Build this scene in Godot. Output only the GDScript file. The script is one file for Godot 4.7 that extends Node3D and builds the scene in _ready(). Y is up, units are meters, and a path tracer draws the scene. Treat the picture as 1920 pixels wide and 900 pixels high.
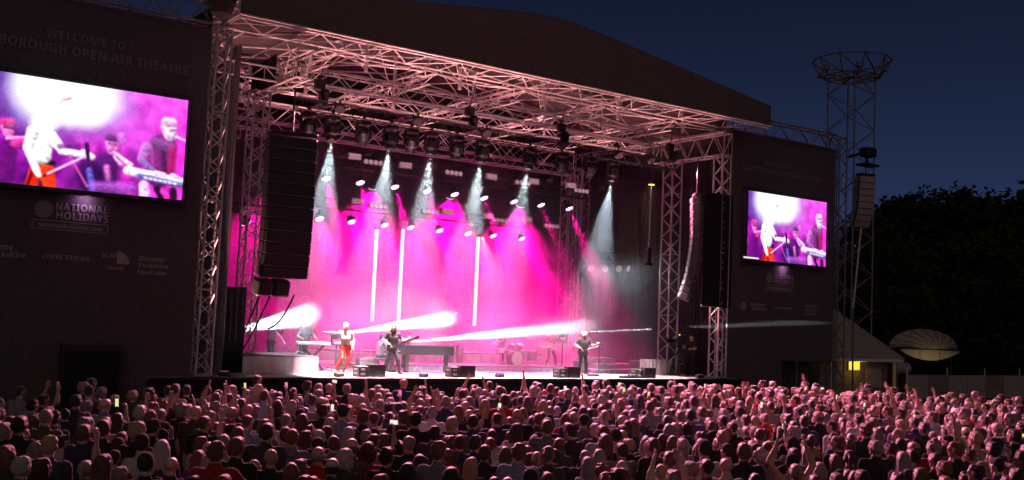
extends Node3D
# An evening open-air concert: x runs along the stage front (left to right), z towards the audience, y up, metres.

var names := {}
var mats := {}
var rng := RandomNumberGenerator.new()
var unit_tube: CylinderMesh
var unit_rod: CylinderMesh
var deck_y := 1.52


func _ready() -> void:
	rng.seed = 7
	# --- camera, sky, dusk light, exposure
	var cam := Camera3D.new()
	cam.name = "camera"
	cam.fov = 25.6
	cam.near = 0.1
	cam.far = 900.0
	cam.position = Vector3(0, 3.55, 31)
	cam.rotation_degrees = Vector3(4.41, -35.58, 2.41)
	add_child(cam)
	cam.current = true
	var env := Environment.new()
	env.background_mode = Environment.BG_SKY
	var sky_m := ProceduralSkyMaterial.new()
	sky_m.sky_top_color = Color(0.026, 0.026, 0.066)
	sky_m.sky_horizon_color = Color(0.2, 0.265, 0.43)
	sky_m.sky_curve = 0.115
	sky_m.ground_bottom_color = Color(0.01, 0.012, 0.02)
	sky_m.ground_horizon_color = Color(0.03, 0.04, 0.06)
	sky_m.sun_angle_max = 1.0
	sky_m.energy_multiplier = 1.0
	var sky := Sky.new()
	sky.sky_material = sky_m
	env.sky = sky
	env.tonemap_mode = Environment.TONE_MAPPER_LINEAR
	env.tonemap_exposure = 1.0
	env.sdfgi_enabled = true
	env.ssao_enabled = true
	env.ssil_enabled = true
	env.volumetric_fog_enabled = true
	env.volumetric_fog_density = 0.0
	var we := WorldEnvironment.new()
	we.name = "environment"
	we.environment = env
	add_child(we)
	var dusk := DirectionalLight3D.new()   # what is left of the evening light, from behind the terraces
	dusk.name = "dusk_light"
	dusk.light_color = Color(1.0, 0.86, 0.82)
	dusk.light_energy = 0.045
	dusk.light_angular_distance = 60.0
	dusk.rotation_degrees = Vector3(-32, -28, 0)
	dusk.shadow_enabled = true
	add_child(dusk)
	# --- shared pieces
	unit_tube = CylinderMesh.new()
	unit_tube.top_radius = 1.0; unit_tube.bottom_radius = 1.0; unit_tube.height = 1.0
	unit_tube.radial_segments = 8; unit_tube.rings = 0
	unit_rod = CylinderMesh.new()
	unit_rod.top_radius = 1.0; unit_rod.bottom_radius = 1.0; unit_rod.height = 1.0
	unit_rod.radial_segments = 6; unit_rod.rings = 0
	make_materials()
	build_ground()
	build_stage()
	build_roof()
	build_towers()
	build_wings()
	build_background()
	build_rig()
	build_speakers()
	build_stage_things()
	build_performers()
	build_crowd()
	build_haze()


# ---------------------------------------------------------------- helpers

func numbered(called: String) -> String:
	var n: int = names.get(called, 0)
	names[called] = n + 1
	return called if n == 0 else "%s_%03d" % [called, n]


func thing(called: String, label: String, category: String, at := Vector3.ZERO, turn := 0.0, group := "") -> Node3D:
	var o := Node3D.new()
	o.name = numbered(called)
	add_child(o, true)
	o.position = at
	o.rotation.y = turn
	o.set_meta("label", label)
	o.set_meta("category", category)
	if group != "":
		o.set_meta("group", group)
	return o


func part(parent: Node3D, called: String, mesh: Mesh, m: Material, t := Transform3D()) -> MeshInstance3D:
	var o := MeshInstance3D.new()
	o.name = called
	o.mesh = mesh
	if m:
		o.material_override = m
	o.transform = t
	parent.add_child(o, true)
	return o


func setting(called: String, mesh: Mesh, m: Material, t := Transform3D(), kind := "structure") -> MeshInstance3D:
	var o := part(self, numbered(called), mesh, m, t)
	o.set_meta("kind", kind)
	return o


func at(x: float, y: float, z: float) -> Transform3D:
	return Transform3D(Basis(), Vector3(x, y, z))


func along(a: Vector3, b: Vector3, r: float) -> Transform3D:
	# the transform that lays a unit tube from a to b with radius r
	var d := b - a
	var l := maxf(d.length(), 0.001)
	var y := d / l
	var s := Vector3.RIGHT if absf(y.y) > 0.9 else Vector3.UP
	var x := y.cross(s).normalized()
	var z := x.cross(y)
	return Transform3D(Basis(x * r, y * l, z * r), (a + b) * 0.5)


func tube(parent: Node3D, called: String, a: Vector3, b: Vector3, r: float, m: Material) -> MeshInstance3D:
	return part(parent, called, unit_tube, m, along(a, b, r))


func rod(parent: Node3D, called: String, a: Vector3, b: Vector3, r: float, m: Material) -> MeshInstance3D:
	return part(parent, called, unit_rod, m, along(a, b, r))


var boxes := {}
func block(size: Vector3, bevel := 0.012) -> ArrayMesh:
	# a box with chamfered edges
	var key := [size.snapped(Vector3.ONE * 0.001), bevel]
	if boxes.has(key):
		return boxes[key]
	var h := size * 0.5
	var b := minf(bevel, minf(h.x, minf(h.y, h.z)) * 0.6)
	var st := SurfaceTool.new()
	st.begin(Mesh.PRIMITIVE_TRIANGLES)
	st.set_smooth_group(-1)
	var pt := func(sx: int, sy: int, sz: int, axis: int) -> Vector3:
		var v := Vector3(sx, sy, sz) * (h - Vector3.ONE * b)
		v[axis] = (h[axis]) * [sx, sy, sz][axis]
		return v
	for axis in 3:
		for s in [-1, 1]:
			var c := []
			for k in [[-1, -1], [1, -1], [1, 1], [-1, 1]]:
				var q := [0, 0, 0]
				q[axis] = s; q[(axis + 1) % 3] = k[0]; q[(axis + 2) % 3] = k[1]
				c.append(pt.call(q[0], q[1], q[2], axis))
			quad(st, c[0], c[1], c[2], c[3], Vector3(s if axis == 0 else 0, s if axis == 1 else 0, s if axis == 2 else 0))
	for axis in 3:       # edges parallel to an axis
		for s1 in [-1, 1]:
			for s2 in [-1, 1]:
				var u := (axis + 1) % 3
				var w := (axis + 2) % 3
				var c := []
				for e in [[-1, u], [1, u], [1, w], [-1, w]]:
					var q := [0, 0, 0]
					q[axis] = e[0]; q[u] = s1; q[w] = s2
					c.append(pt.call(q[0], q[1], q[2], e[1]))
				var n := Vector3.ZERO
				n[u] = s1; n[w] = s2
				quad(st, c[0], c[1], c[2], c[3], n)
	for sx in [-1, 1]:
		for sy in [-1, 1]:
			for sz in [-1, 1]:
				tri(st, pt.call(sx, sy, sz, 0), pt.call(sx, sy, sz, 1), pt.call(sx, sy, sz, 2), Vector3(sx, sy, sz))
	st.generate_normals()
	boxes[key] = st.commit()
	return boxes[key]


func tri(st: SurfaceTool, a: Vector3, b: Vector3, c: Vector3, n: Vector3) -> void:
	# front faces run clockwise
	if (b - a).cross(c - a).dot(n) > 0.0:
		var k := b
		b = c
		c = k
	st.add_vertex(a); st.add_vertex(b); st.add_vertex(c)


func quad(st: SurfaceTool, a: Vector3, b: Vector3, c: Vector3, d: Vector3, n: Vector3) -> void:
	tri(st, a, b, c, n)
	tri(st, a, c, d, n)


func lathe(profile: Array, segments := 20) -> ArrayMesh:
	# profile of Vector2(radius, y) turned about y
	var st := SurfaceTool.new()
	st.begin(Mesh.PRIMITIVE_TRIANGLES)
	st.set_smooth_group(0)
	for i in profile.size() - 1:
		var p: Vector2 = profile[i]
		var q: Vector2 = profile[i + 1]
		for k in segments:
			var a0 := TAU * k / segments
			var a1 := TAU * (k + 1) / segments
			var v := [Vector3(cos(a0) * p.x, p.y, sin(a0) * p.x), Vector3(cos(a1) * p.x, p.y, sin(a1) * p.x), Vector3(cos(a1) * q.x, q.y, sin(a1) * q.x), Vector3(cos(a0) * q.x, q.y, sin(a0) * q.x)]
			var n := Vector3(cos((a0 + a1) / 2) * (q.y - p.y), p.x - q.x, sin((a0 + a1) / 2) * (q.y - p.y))
			st.set_smooth_group(i)
			if p.x > 0.0001:
				tri(st, v[0], v[1], v[2], n)
			if q.x > 0.0001:
				tri(st, v[0], v[2], v[3], n)
	st.generate_normals()
	return st.commit()


func extrude(outline: PackedVector2Array, depth: float) -> ArrayMesh:
	# outline in x,y pushed from z = 0 to z = -depth
	var st := SurfaceTool.new()
	st.begin(Mesh.PRIMITIVE_TRIANGLES)
	st.set_smooth_group(-1)
	var idx := Geometry2D.triangulate_polygon(outline)
	for i in range(0, idx.size(), 3):
		var a := outline[idx[i]]
		var b := outline[idx[i + 1]]
		var c := outline[idx[i + 2]]
		tri(st, Vector3(a.x, a.y, 0), Vector3(b.x, b.y, 0), Vector3(c.x, c.y, 0), Vector3.BACK)
		tri(st, Vector3(a.x, a.y, -depth), Vector3(b.x, b.y, -depth), Vector3(c.x, c.y, -depth), Vector3.FORWARD)
	var ccw := not Geometry2D.is_polygon_clockwise(outline)
	for i in outline.size():
		var a := outline[i]
		var b := outline[(i + 1) % outline.size()]
		var d := b - a
		var n := Vector3(d.y, -d.x, 0) * (1.0 if ccw else -1.0)
		quad(st, Vector3(a.x, a.y, 0), Vector3(b.x, b.y, 0), Vector3(b.x, b.y, -depth), Vector3(a.x, a.y, -depth), n)
	st.generate_normals()
	return st.commit()


func words(parent: Node3D, called: String, text: String, centre: Vector3, width: float, m: Material, turn := 0.0, font := "Droid Sans") -> MeshInstance3D:
	var f := SystemFont.new()
	f.font_names = PackedStringArray([font])
	f.font_weight = 700
	var t := TextMesh.new()
	t.font = f
	t.text = text
	t.font_size = 32
	t.depth = 0.004
	t.pixel_size = 0.01
	t.curve_step = 2.0
	var w := maxf(t.get_aabb().size.x, 0.01)
	t.pixel_size = 0.01 * width / w
	return part(parent, called, t, m, Transform3D(Basis(Vector3.UP, turn), centre))


func paint(key: String, linear: Color, rough := 0.7, metal := 0.0) -> StandardMaterial3D:
	var m := StandardMaterial3D.new()
	m.resource_name = key
	m.albedo_color = Color(linear.r, linear.g, linear.b).linear_to_srgb()
	m.roughness = rough
	m.metallic = metal
	mats[key] = m
	return m


func glow(key: String, c: Color, energy: float) -> StandardMaterial3D:
	var m := paint(key, Color(0.05, 0.05, 0.05), 0.3)
	m.emission_enabled = true
	m.emission = c
	m.emission_energy_multiplier = energy
	return m


func noise_tex(freq: float, lo: Color, hi: Color, seed_: int, size := 256, octaves := 4) -> NoiseTexture2D:
	var n := FastNoiseLite.new()
	n.seed = seed_
	n.frequency = freq
	n.fractal_octaves = octaves
	var g := Gradient.new()
	g.set_color(0, lo)
	g.set_color(1, hi)
	var t := NoiseTexture2D.new()
	t.width = size; t.height = size
	t.seamless = true
	t.noise = n
	t.color_ramp = g
	return t


func mottled(key: String, linear: Color, rough: float, scale: float, vary: float, seed_: int, bump := 0.0) -> StandardMaterial3D:
	# a base colour with uneven tone, laid in world space
	var m := paint(key, linear, rough)
	m.albedo_texture = noise_tex(0.02, Color(1.0 - vary, 1.0 - vary, 1.0 - vary), Color.WHITE, seed_)
	m.uv1_triplanar = true
	m.uv1_world_triplanar = true
	m.uv1_scale = Vector3.ONE * scale
	if bump > 0.0:
		var n := noise_tex(0.05, Color.BLACK, Color.WHITE, seed_ + 5)
		n.as_normal_map = true
		n.color_ramp = null
		m.normal_enabled = true
		m.normal_texture = n
		m.normal_scale = bump
	return m


func make_materials() -> void:
	var al := paint("aluminium", Color(0.62, 0.6, 0.6), 0.45, 0.25)
	al.albedo_texture = noise_tex(0.03, Color(0.78, 0.78, 0.78), Color.WHITE, 3, 128)
	al.uv1_triplanar = true
	al.uv1_world_triplanar = true
	al.uv1_scale = Vector3.ONE * 0.6
	paint("black_metal", Color(0.02, 0.02, 0.022), 0.45, 0.3)
	paint("black_plastic", Color(0.018, 0.018, 0.02), 0.55)
	paint("fixture_black", Color(0.005, 0.005, 0.006), 0.5)
	paint("black_gloss", Color(0.012, 0.012, 0.014), 0.12)
	paint("grey_metal", Color(0.2, 0.2, 0.21), 0.4, 0.4)
	paint("cable", Color(0.012, 0.012, 0.012), 0.7)
	paint("chrome", Color(0.7, 0.7, 0.72), 0.2, 0.8)
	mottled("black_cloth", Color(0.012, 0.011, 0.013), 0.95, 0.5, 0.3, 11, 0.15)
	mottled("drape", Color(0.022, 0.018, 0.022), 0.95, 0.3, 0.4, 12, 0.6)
	mottled("scrim", Color(0.11, 0.095, 0.11), 0.95, 0.9, 0.16, 13, 0.5)
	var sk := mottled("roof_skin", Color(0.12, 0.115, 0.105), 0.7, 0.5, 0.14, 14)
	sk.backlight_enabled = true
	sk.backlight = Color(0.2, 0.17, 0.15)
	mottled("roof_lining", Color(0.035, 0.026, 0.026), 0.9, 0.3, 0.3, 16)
	mottled("deck", Color(0.42, 0.4, 0.38), 0.6, 0.7, 0.35, 15, 0.3)
	mottled("riser_top", Color(0.1, 0.1, 0.1), 0.6, 0.7, 0.35, 16)
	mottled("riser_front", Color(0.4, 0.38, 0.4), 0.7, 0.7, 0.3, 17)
	mottled("white_cloth", Color(0.66, 0.66, 0.68), 0.9, 0.8, 0.12, 18, 0.2)
	mottled("asphalt", Color(0.05, 0.05, 0.05), 0.9, 0.25, 0.5, 19, 0.6)
	mottled("grass", Color(0.03, 0.05, 0.018), 0.95, 0.1, 0.5, 20, 0.6)
	mottled("render_wall", Color(0.3, 0.26, 0.24), 0.9, 0.4, 0.3, 21, 0.3)
	mottled("shingle", Color(0.6, 0.54, 0.52), 0.85, 1.2, 0.5, 22, 0.4)
	mottled("fence_panel", Color(0.48, 0.45, 0.43), 0.85, 0.8, 0.3, 23, 0.3)
	mottled("bark", Color(0.05, 0.04, 0.03), 0.95, 1.5, 0.5, 24, 0.8)
	paint("leaf", Color(0.04, 0.055, 0.03), 1.0).specular_mode = BaseMaterial3D.SPECULAR_DISABLED
	paint("print_grey", Color(0.36, 0.33, 0.35), 0.9)
	paint("print_dim", Color(0.19, 0.175, 0.185), 0.9)
	paint("white_paint", Color(0.75, 0.75, 0.75), 0.5)
	paint("cream", Color(0.62, 0.56, 0.42), 0.7)
	glow("lens_white", Color(0.9, 0.97, 1.0), 1.5)
	glow("lens_pink", Color(1.0, 0.8, 0.97), 3.5)
	glow("lens_dim", Color(1.0, 0.8, 0.86), 0.5)
	paint("lens_off", Color(0.04, 0.035, 0.04), 0.15)
	paint("mast_steel", Color(0.26, 0.21, 0.21), 0.7)
	glow("lens_wash", Color(1.0, 0.8, 0.86), 0.12)
	glow("beam_white", Color(1.0, 0.93, 1.0), 1.6)
	glow("reflected_glow", Color(1.0, 0.72, 0.82), 0.5)  # weak emission for stage light reflected on unlit lamp fronts
	glow("lamp_yellow", Color(1.0, 0.85, 0.25), 1.6)
	glow("window_light", Color(1.0, 0.8, 0.22), 1.4)
	glow("pixel_white", Color(1.0, 0.96, 0.98), 0.9)


# ---------------------------------------------------------------- the ground and the stage

func build_ground() -> void:
	var p := PlaneMesh.new()
	p.size = Vector2(900, 900)
	p.subdivide_depth = 4; p.subdivide_width = 4
	setting("ground", p, mats["grass"], at(60, -0.03, -60))
	var q := BoxMesh.new()
	q.size = Vector3(80, 0.1, 44)
	setting("paved_standing_area", q, mats["asphalt"], at(22, -0.05, 9))
	# wooded hill behind the theatre
	var st := SurfaceTool.new()
	st.begin(Mesh.PRIMITIVE_TRIANGLES)
	st.set_smooth_group(0)
	var n := FastNoiseLite.new()
	n.seed = 4
	n.frequency = 0.012
	var hill := func(x: float, z: float) -> Vector3:
		return Vector3(x, hill_y(x, z) + 0.8 * n.get_noise_2d(x, z) * smoothstep(-12.0, -40.0, z), z)
	for i in 30:
		for j in 16:
			var x0 := -40.0 + i * 12.0
			var z0 := -12.0 - j * 12.0
			quad(st, hill.call(x0, z0), hill.call(x0 + 12, z0), hill.call(x0 + 12, z0 - 12), hill.call(x0, z0 - 12), Vector3.UP)
	st.generate_normals()
	setting("hill", st.commit(), mats["grass"])


func hill_y(x: float, z: float) -> float:
	return -0.2 + 9.0 * smoothstep(-13.0, -60.0, z) * smoothstep(30.0, 95.0, x)


func build_stage() -> void:
	var s := thing("stage_deck", "long raised concert stage with a blown-out pale floor and black front skirt", "stage", Vector3(22, 0, 0))
	var w := 25.0
	for i in 10:
		for j in 6:
			part(s, "deck_panel", block(Vector3(w / 10 - 0.012, 0.06, 1.988), 0.006), mats["deck"], at(-w / 2 + w / 10 * (i + 0.5), deck_y - 0.03, -1.0 - 2.0 * j))
	part(s, "underframe", block(Vector3(w - 0.1, 0.2, 11.9)), mats["black_metal"], at(0, deck_y - 0.17, -6))
	part(s, "edge_rail", block(Vector3(w, 0.09, 0.05)), mats["black_metal"], at(0, deck_y - 0.05, 0.027))
	for i in 10:
		part(s, "skirt_panel", block(Vector3(w / 10 - 0.01, 1.4, 0.03), 0.008), mats["black_cloth"], at(-w / 2 + w / 10 * (i + 0.5), 0.71, -0.02 - 0.01 * (i % 2)))
	for i in 2:
		part(s, "side_skirt", block(Vector3(0.03, 1.4, 11.8)), mats["black_cloth"], at(-w / 2 + 0.05 if i == 0 else w / 2 - 0.05, 0.71, -6))
	# risers across the back of the stage
	var r := thing("low_riser", "long low stage riser lit magenta, in front of the drum riser", "riser", Vector3(23.6, deck_y, -5.2))
	for i in 6:
		part(r, "platform", block(Vector3(1.69, 0.05, 1.9), 0.008), mats["riser_top"], at(-4.25 + 1.7 * i, 0.19, 0))
		part(r, "front_panel", block(Vector3(1.69, 0.15, 0.03), 0.006), mats["riser_front"], at(-4.25 + 1.7 * i, 0.085, 0.93))
	var d := thing("drum_riser", "tall drum riser with a magenta lit front behind the low riser", "riser", Vector3(23.6, deck_y, -7.6))
	for i in 6:
		part(d, "platform", block(Vector3(1.69, 0.06, 2.7), 0.008), mats["riser_top"], at(-4.25 + 1.7 * i, 0.62, 0))
		part(d, "front_panel", block(Vector3(1.69, 0.56, 0.03), 0.006), mats["riser_front"], at(-4.25 + 1.7 * i, 0.29, 1.32))
	var b := thing("brass_riser", "white-draped platform at the left end of the stage under the brass players", "riser", Vector3(14.45, deck_y, -3.4))
	part(b, "platform", block(Vector3(2.7, 0.05, 2.6)), mats["riser_top"], at(0.0, 0.56, 0))
	part(b, "front_drape", wavy_panel(1.75, 0.55, 5, 0.012), mats["white_cloth"], at(-0.47, 0.275, 1.36))
	part(b, "front_drape", wavy_panel(0.92, 0.55, 3, 0.012), mats["white_cloth"], at(0.88, 0.275, 1.36))
	part(b, "side_drape", wavy_panel(2.5, 0.55, 6, 0.02), mats["white_cloth"], Transform3D(Basis(Vector3.UP, PI / 2), Vector3(1.37, 0.275, 0)))
	# the steps on the right
	var p := thing("stage_steps", "broad pale steps at the right of the stage beside the right tower", "steps", Vector3(30.4, deck_y, -4.4))
	part(p, "tread", block(Vector3(3.4, 0.17, 1.9), 0.015), mats["riser_front"], at(0.5, 0.085, 0))
	part(p, "tread", block(Vector3(2.7, 0.22, 1.5), 0.015), mats["riser_front"], at(0.6, 0.282, -0.15))
	part(p, "tread", block(Vector3(1.5, 0.22, 1.0), 0.015), mats["riser_front"], at(-0.1, 0.505, -0.3))
	var cl := thing("draped_case", "equipment case under a crumpled pale cloth beside the stage steps", "case", Vector3(31.7, deck_y, -2.7))
	part(cl, "case", block(Vector3(1.7, 0.6, 0.7), 0.03), mats["black_plastic"], at(0, 0.3, -0.05))
	part(cl, "cloth", wavy_panel(1.9, 0.68, 9, 0.05), mats["white_cloth_grey"] if mats.has("white_cloth_grey") else mats["riser_front"], at(0, 0.34, 0.4))
	# drapes
	var back := thing("backdrop", "black backdrop drape at the rear of the stage, glowing magenta in the haze", "drape", Vector3(22.8, deck_y, -11.6))
	for i in 9:
		part(back, "drape_panel", wavy_panel(2.72, 10.6, 6, 0.006), mats["drape"], at(-9.5 + 2.72 * i, 5.3, 0))
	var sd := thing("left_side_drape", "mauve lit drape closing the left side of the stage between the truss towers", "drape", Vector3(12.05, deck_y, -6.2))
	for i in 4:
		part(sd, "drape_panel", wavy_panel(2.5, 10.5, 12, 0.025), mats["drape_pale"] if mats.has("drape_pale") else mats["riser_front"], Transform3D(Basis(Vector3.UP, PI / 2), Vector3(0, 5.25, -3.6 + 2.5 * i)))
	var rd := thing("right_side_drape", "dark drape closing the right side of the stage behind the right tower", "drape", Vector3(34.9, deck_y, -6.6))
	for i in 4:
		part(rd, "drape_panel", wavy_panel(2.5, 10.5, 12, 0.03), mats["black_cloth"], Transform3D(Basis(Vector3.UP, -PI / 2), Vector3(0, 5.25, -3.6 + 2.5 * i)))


func wavy_panel(w: float, h: float, folds: int, deep: float) -> ArrayMesh:
	# hanging cloth with folds and a few millimetres of thickness, facing +z
	var st := SurfaceTool.new()
	st.begin(Mesh.PRIMITIVE_TRIANGLES)
	st.set_smooth_group(0)
	var cols := folds * 6
	var f := func(i: int, y: float) -> Vector3:
		var u := float(i) / cols
		var k := 0.55 + 0.45 * (0.5 - y / h)
		return Vector3((u - 0.5) * w, y, deep * k * (sin(u * folds * TAU) + 0.4 * sin(u * folds * 2.3 * TAU + y)))
	for i in cols:
		for j in 4:
			var y0 := -h / 2 + h * j / 4
			var y1 := y0 + h / 4
			var a: Vector3 = f.call(i, y0)
			var b: Vector3 = f.call(i + 1, y0)
			var c: Vector3 = f.call(i + 1, y1)
			var d: Vector3 = f.call(i, y1)
			var t := Vector3(0, 0, -0.006)
			quad(st, a, b, c, d, Vector3.BACK)
			quad(st, a + t, b + t, c + t, d + t, Vector3.FORWARD)
	st.generate_normals()
	return st.commit()


# ---------------------------------------------------------------- truss work

func box_truss(t: Node3D, a: Vector3, b: Vector3, up: Vector3, w: float, h: float, bay: float, m: Material, rc := 0.035, rb := 0.021, faces := 4) -> void:
	# four chords and the braces between them, from a to b (the centre line)
	var d := (b - a).normalized()
	var s := d.cross(up).normalized()
	up = s.cross(d)
	var c := [s * w / 2 + up * h / 2, -s * w / 2 + up * h / 2, -s * w / 2 - up * h / 2, s * w / 2 - up * h / 2]
	for k in 4:
		tube(t, "chord", a + c[k], b + c[k], rc, m)
	var n := maxi(1, roundi(a.distance_to(b) / bay))
	for k in faces:
		var c0: Vector3 = c[k]
		var c1: Vector3 = c[(k + 1) % 4]
		for i in n:
			var p := a.lerp(b, float(i) / n)
			var q := a.lerp(b, float(i + 1) / n)
			if (i + k) % 2 == 0:
				rod(t, "brace", p + c0, q + c1, rb, m)
			else:
				rod(t, "brace", p + c1, q + c0, rb, m)
	for p in [a, b]:
		for k in 4:
			rod(t, "end_bar", p + c[k], p + c[(k + 1) % 4], rb, m)


func flat_truss(t: Node3D, a: Vector3, b: Vector3, across: Vector3, bay: float, m: Material, rc := 0.036, rb := 0.022) -> void:
	# two chords with diagonals between them; a and b lie on the first chord
	tube(t, "chord", a, b, rc, m)
	tube(t, "chord", a + across, b + across, rc, m)
	var n := maxi(1, roundi(a.distance_to(b) / bay))
	for i in n:
		var p := a.lerp(b, float(i) / n)
		var q := a.lerp(b, float(i + 1) / n)
		if i % 2 == 0:
			rod(t, "brace", p, q + across, rb, m)
		else:
			rod(t, "brace", p + across, q, rb, m)
		rod(t, "rung", p, p + across, rb, m)
	rod(t, "rung", b, b + across, rb, m)


func roof_line(x: float) -> float:
	return 14.78 - 0.135 * sqrt((x - 23.0) * (x - 23.0) + 1.0)


func build_roof() -> void:
	var al: Material = mats["aluminium"]
	# the fabric roof: two slopes, a gable over the front edge and its edge tubes
	var r := thing("stage_roof", "wide brown fabric stage roof with a low gabled front over the truss grid", "roof", Vector3(0, 0, 0))
	var x0 := 11.15
	var x1 := 34.75
	var st := SurfaceTool.new()
	st.begin(Mesh.PRIMITIVE_TRIANGLES)
	st.set_smooth_group(0)
	var n := 48
	for i in n:
		var xa := lerpf(x0, x1, float(i) / n)
		var xb := lerpf(x0, x1, float(i + 1) / n)
		for j in 6:
			var za := 1.06 - 2.2 * j
			var zb := za - 2.2
			var sag := func(x: float, z: float) -> Vector3:
				return Vector3(x, roof_line(x) - 0.07 * absf(sin(z * 1.43)) * (1.0 if z < 1.0 else 0.0), z)
			quad(st, sag.call(xa, za), sag.call(xb, za), sag.call(xb, zb), sag.call(xa, zb), Vector3.UP)
	st.generate_normals()
	part(r, "slope_skin", st.commit(), mats["roof_lining"])
	var rear := PackedVector2Array([Vector2(x0, 11.9), Vector2(x1, 11.9)])
	for i in 17:
		var x := lerpf(x1, x0, i / 16.0)
		rear.append(Vector2(x, roof_line(x) - 0.02))
	part(r, "rear_gable", extrude(rear, 0.02), mats["roof_lining"], at(0, 0, -12.0))
	for x in [x0 + 0.02, x1 - 0.02]:     # skirts that close the roof's two sides
		part(r, "side_skirt", block(Vector3(0.02, 1.2, 10.6), 0.004), mats["roof_lining"], at(x, 12.55, -6.7))
	for side in 6:     # the gable, one cloth panel beside the other
		var g := SurfaceTool.new()
		g.begin(Mesh.PRIMITIVE_TRIANGLES)
		g.set_smooth_group(0)
		for i in 8:
			var xa := lerpf(x0, x1, (side + i / 8.0) / 6.0)
			var xb := lerpf(x0, x1, (side + (i + 1) / 8.0) / 6.0)
			for j in 4:
				var f := func(x: float, k: float) -> Vector3:
					var y := lerpf(12.37, roof_line(x) + 0.01, k)
					return Vector3(x, y, 1.05 + 0.05 * sin(k * PI) * sin((x - x0) / (x1 - x0) * 6.0 * PI) ** 2 )
				quad(g, f.call(xa, j / 4.0), f.call(xb, j / 4.0), f.call(xb, (j + 1) / 4.0), f.call(xa, (j + 1) / 4.0), Vector3.BACK)
		g.generate_normals()
		part(r, "gable_panel", g.commit(), mats["roof_skin"])
	for i in 12:
		var x := lerpf(x0 + 0.4, x1 - 0.4, i / 11.0)
		rod(r, "lacing_strap", Vector3(x, 12.32, 1.12), Vector3(x + 0.04, 12.62, 1.12), 0.014, mats["black_metal"])
	for i in 7:        # bows under the skin
		var z := 0.7 - 1.9 * i
		tube(r, "rafter", Vector3(x0, roof_line(x0) - 0.12, z), Vector3(23, roof_line(23) - 0.12, z), 0.035, al)
		tube(r, "rafter", Vector3(23, roof_line(23) - 0.12, z), Vector3(x1, roof_line(x1) - 0.12, z), 0.035, al)
	for i in 7:
		var x := lerpf(x0 + 0.3, x1 - 0.3, i / 6.0)
		tube(r, "purlin", Vector3(x, roof_line(x) - 0.2, 0.7), Vector3(x, roof_line(x) - 0.2, -10.7), 0.03, al)
	tube(r, "eave_tube", Vector3(x0, 12.33, 1.08), Vector3(x1, 12.33, 1.08), 0.04, al)
	for x in [x0, x1]:
		tube(r, "verge_tube", Vector3(x, 12.33, 1.0), Vector3(x, roof_line(x), 1.0), 0.03, al)
		tube(r, "eave_tube", Vector3(x, 12.33, 1.0), Vector3(x, 12.33, -11.0), 0.035, al)
	# the flat truss along the front eave
	var e := thing("eave_truss", "flat ladder truss along the whole front eave of the roof", "truss", Vector3(0, 0, 0))
	flat_truss(e, Vector3(x0 + 0.05, 12.27, 0.95), Vector3(x1 - 0.05, 12.27, 0.95), Vector3(0, 0, -1.45), 1.3, al, 0.035, 0.02)
	var sides := ["left", "right"]
	for k in 2:
		var v := thing("verge_truss", "flat ladder truss along the %s edge of the roof" % sides[k], "truss", Vector3(0, 0, 0), 0.0, "flat trusses along the roof sides")
		var x: float = x0 + 0.05 if k == 0 else x1 - 0.75
		flat_truss(v, Vector3(x, 12.25, -0.55), Vector3(x, 12.25, -10.9), Vector3(0.7, 0, 0), 1.0, al)
	# trusses across the stage
	var rows := [[-3.0, 11.55, 0.5, 0.5, "front", 13.6, 33.2, 0.62], [-5.6, 11.7, 0.4, 0.5, "second", 12.0, 33.6, 0.7], [-8.0, 10.58, 0.55, 1.1, "third, deep", 12.4, 31.1, 1.1], [-10.4, 11.4, 0.5, 0.7, "rearmost", 12.0, 33.6, 0.9]]
	for w in rows:
		var q := thing("cross_truss", "%s silver box truss spanning the stage under the roof" % w[4], "truss", Vector3(0, 0, 0), 0.0, "box trusses across the stage")
		var y: float = w[1] + w[3] / 2
		box_truss(q, Vector3(w[5], y, w[0]), Vector3(w[6], y, w[0]), Vector3.UP, w[2], w[3], w[7], al)
	# trusses from front to back
	var xs := [14.9, 18.8, 22.7, 26.6, 30.5]
	var order := ["leftmost", "second from left", "middle", "second from right", "rightmost"]
	for k in xs.size():
		var q := thing("roof_truss", "silver truss running front to back under the roof, %s of five" % order[k], "truss", Vector3(0, 0, 0), 0.0, "trusses running front to back")
		var x: float = xs[k]
		flat_truss(q, Vector3(x - 0.25, 12.2, -0.6), Vector3(x - 0.25, 12.2, -10.8), Vector3(0.5, 0, 0), 0.8, al)
		tube(q, "lower_chord", Vector3(x, 11.75, -0.6), Vector3(x, 11.75, -10.8), 0.03, al)
		for i in 13:
			var z0 := -0.6 - 0.785 * i
			rod(q, "brace", Vector3(x - 0.25 if i % 2 else x + 0.25, 12.2, z0), Vector3(x, 11.75, z0 - 0.785), 0.018, al)
	# king posts whose struts fan out below the fabric
	var posts := [16.85, 20.75, 24.65, 28.55, 32.3]
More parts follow.
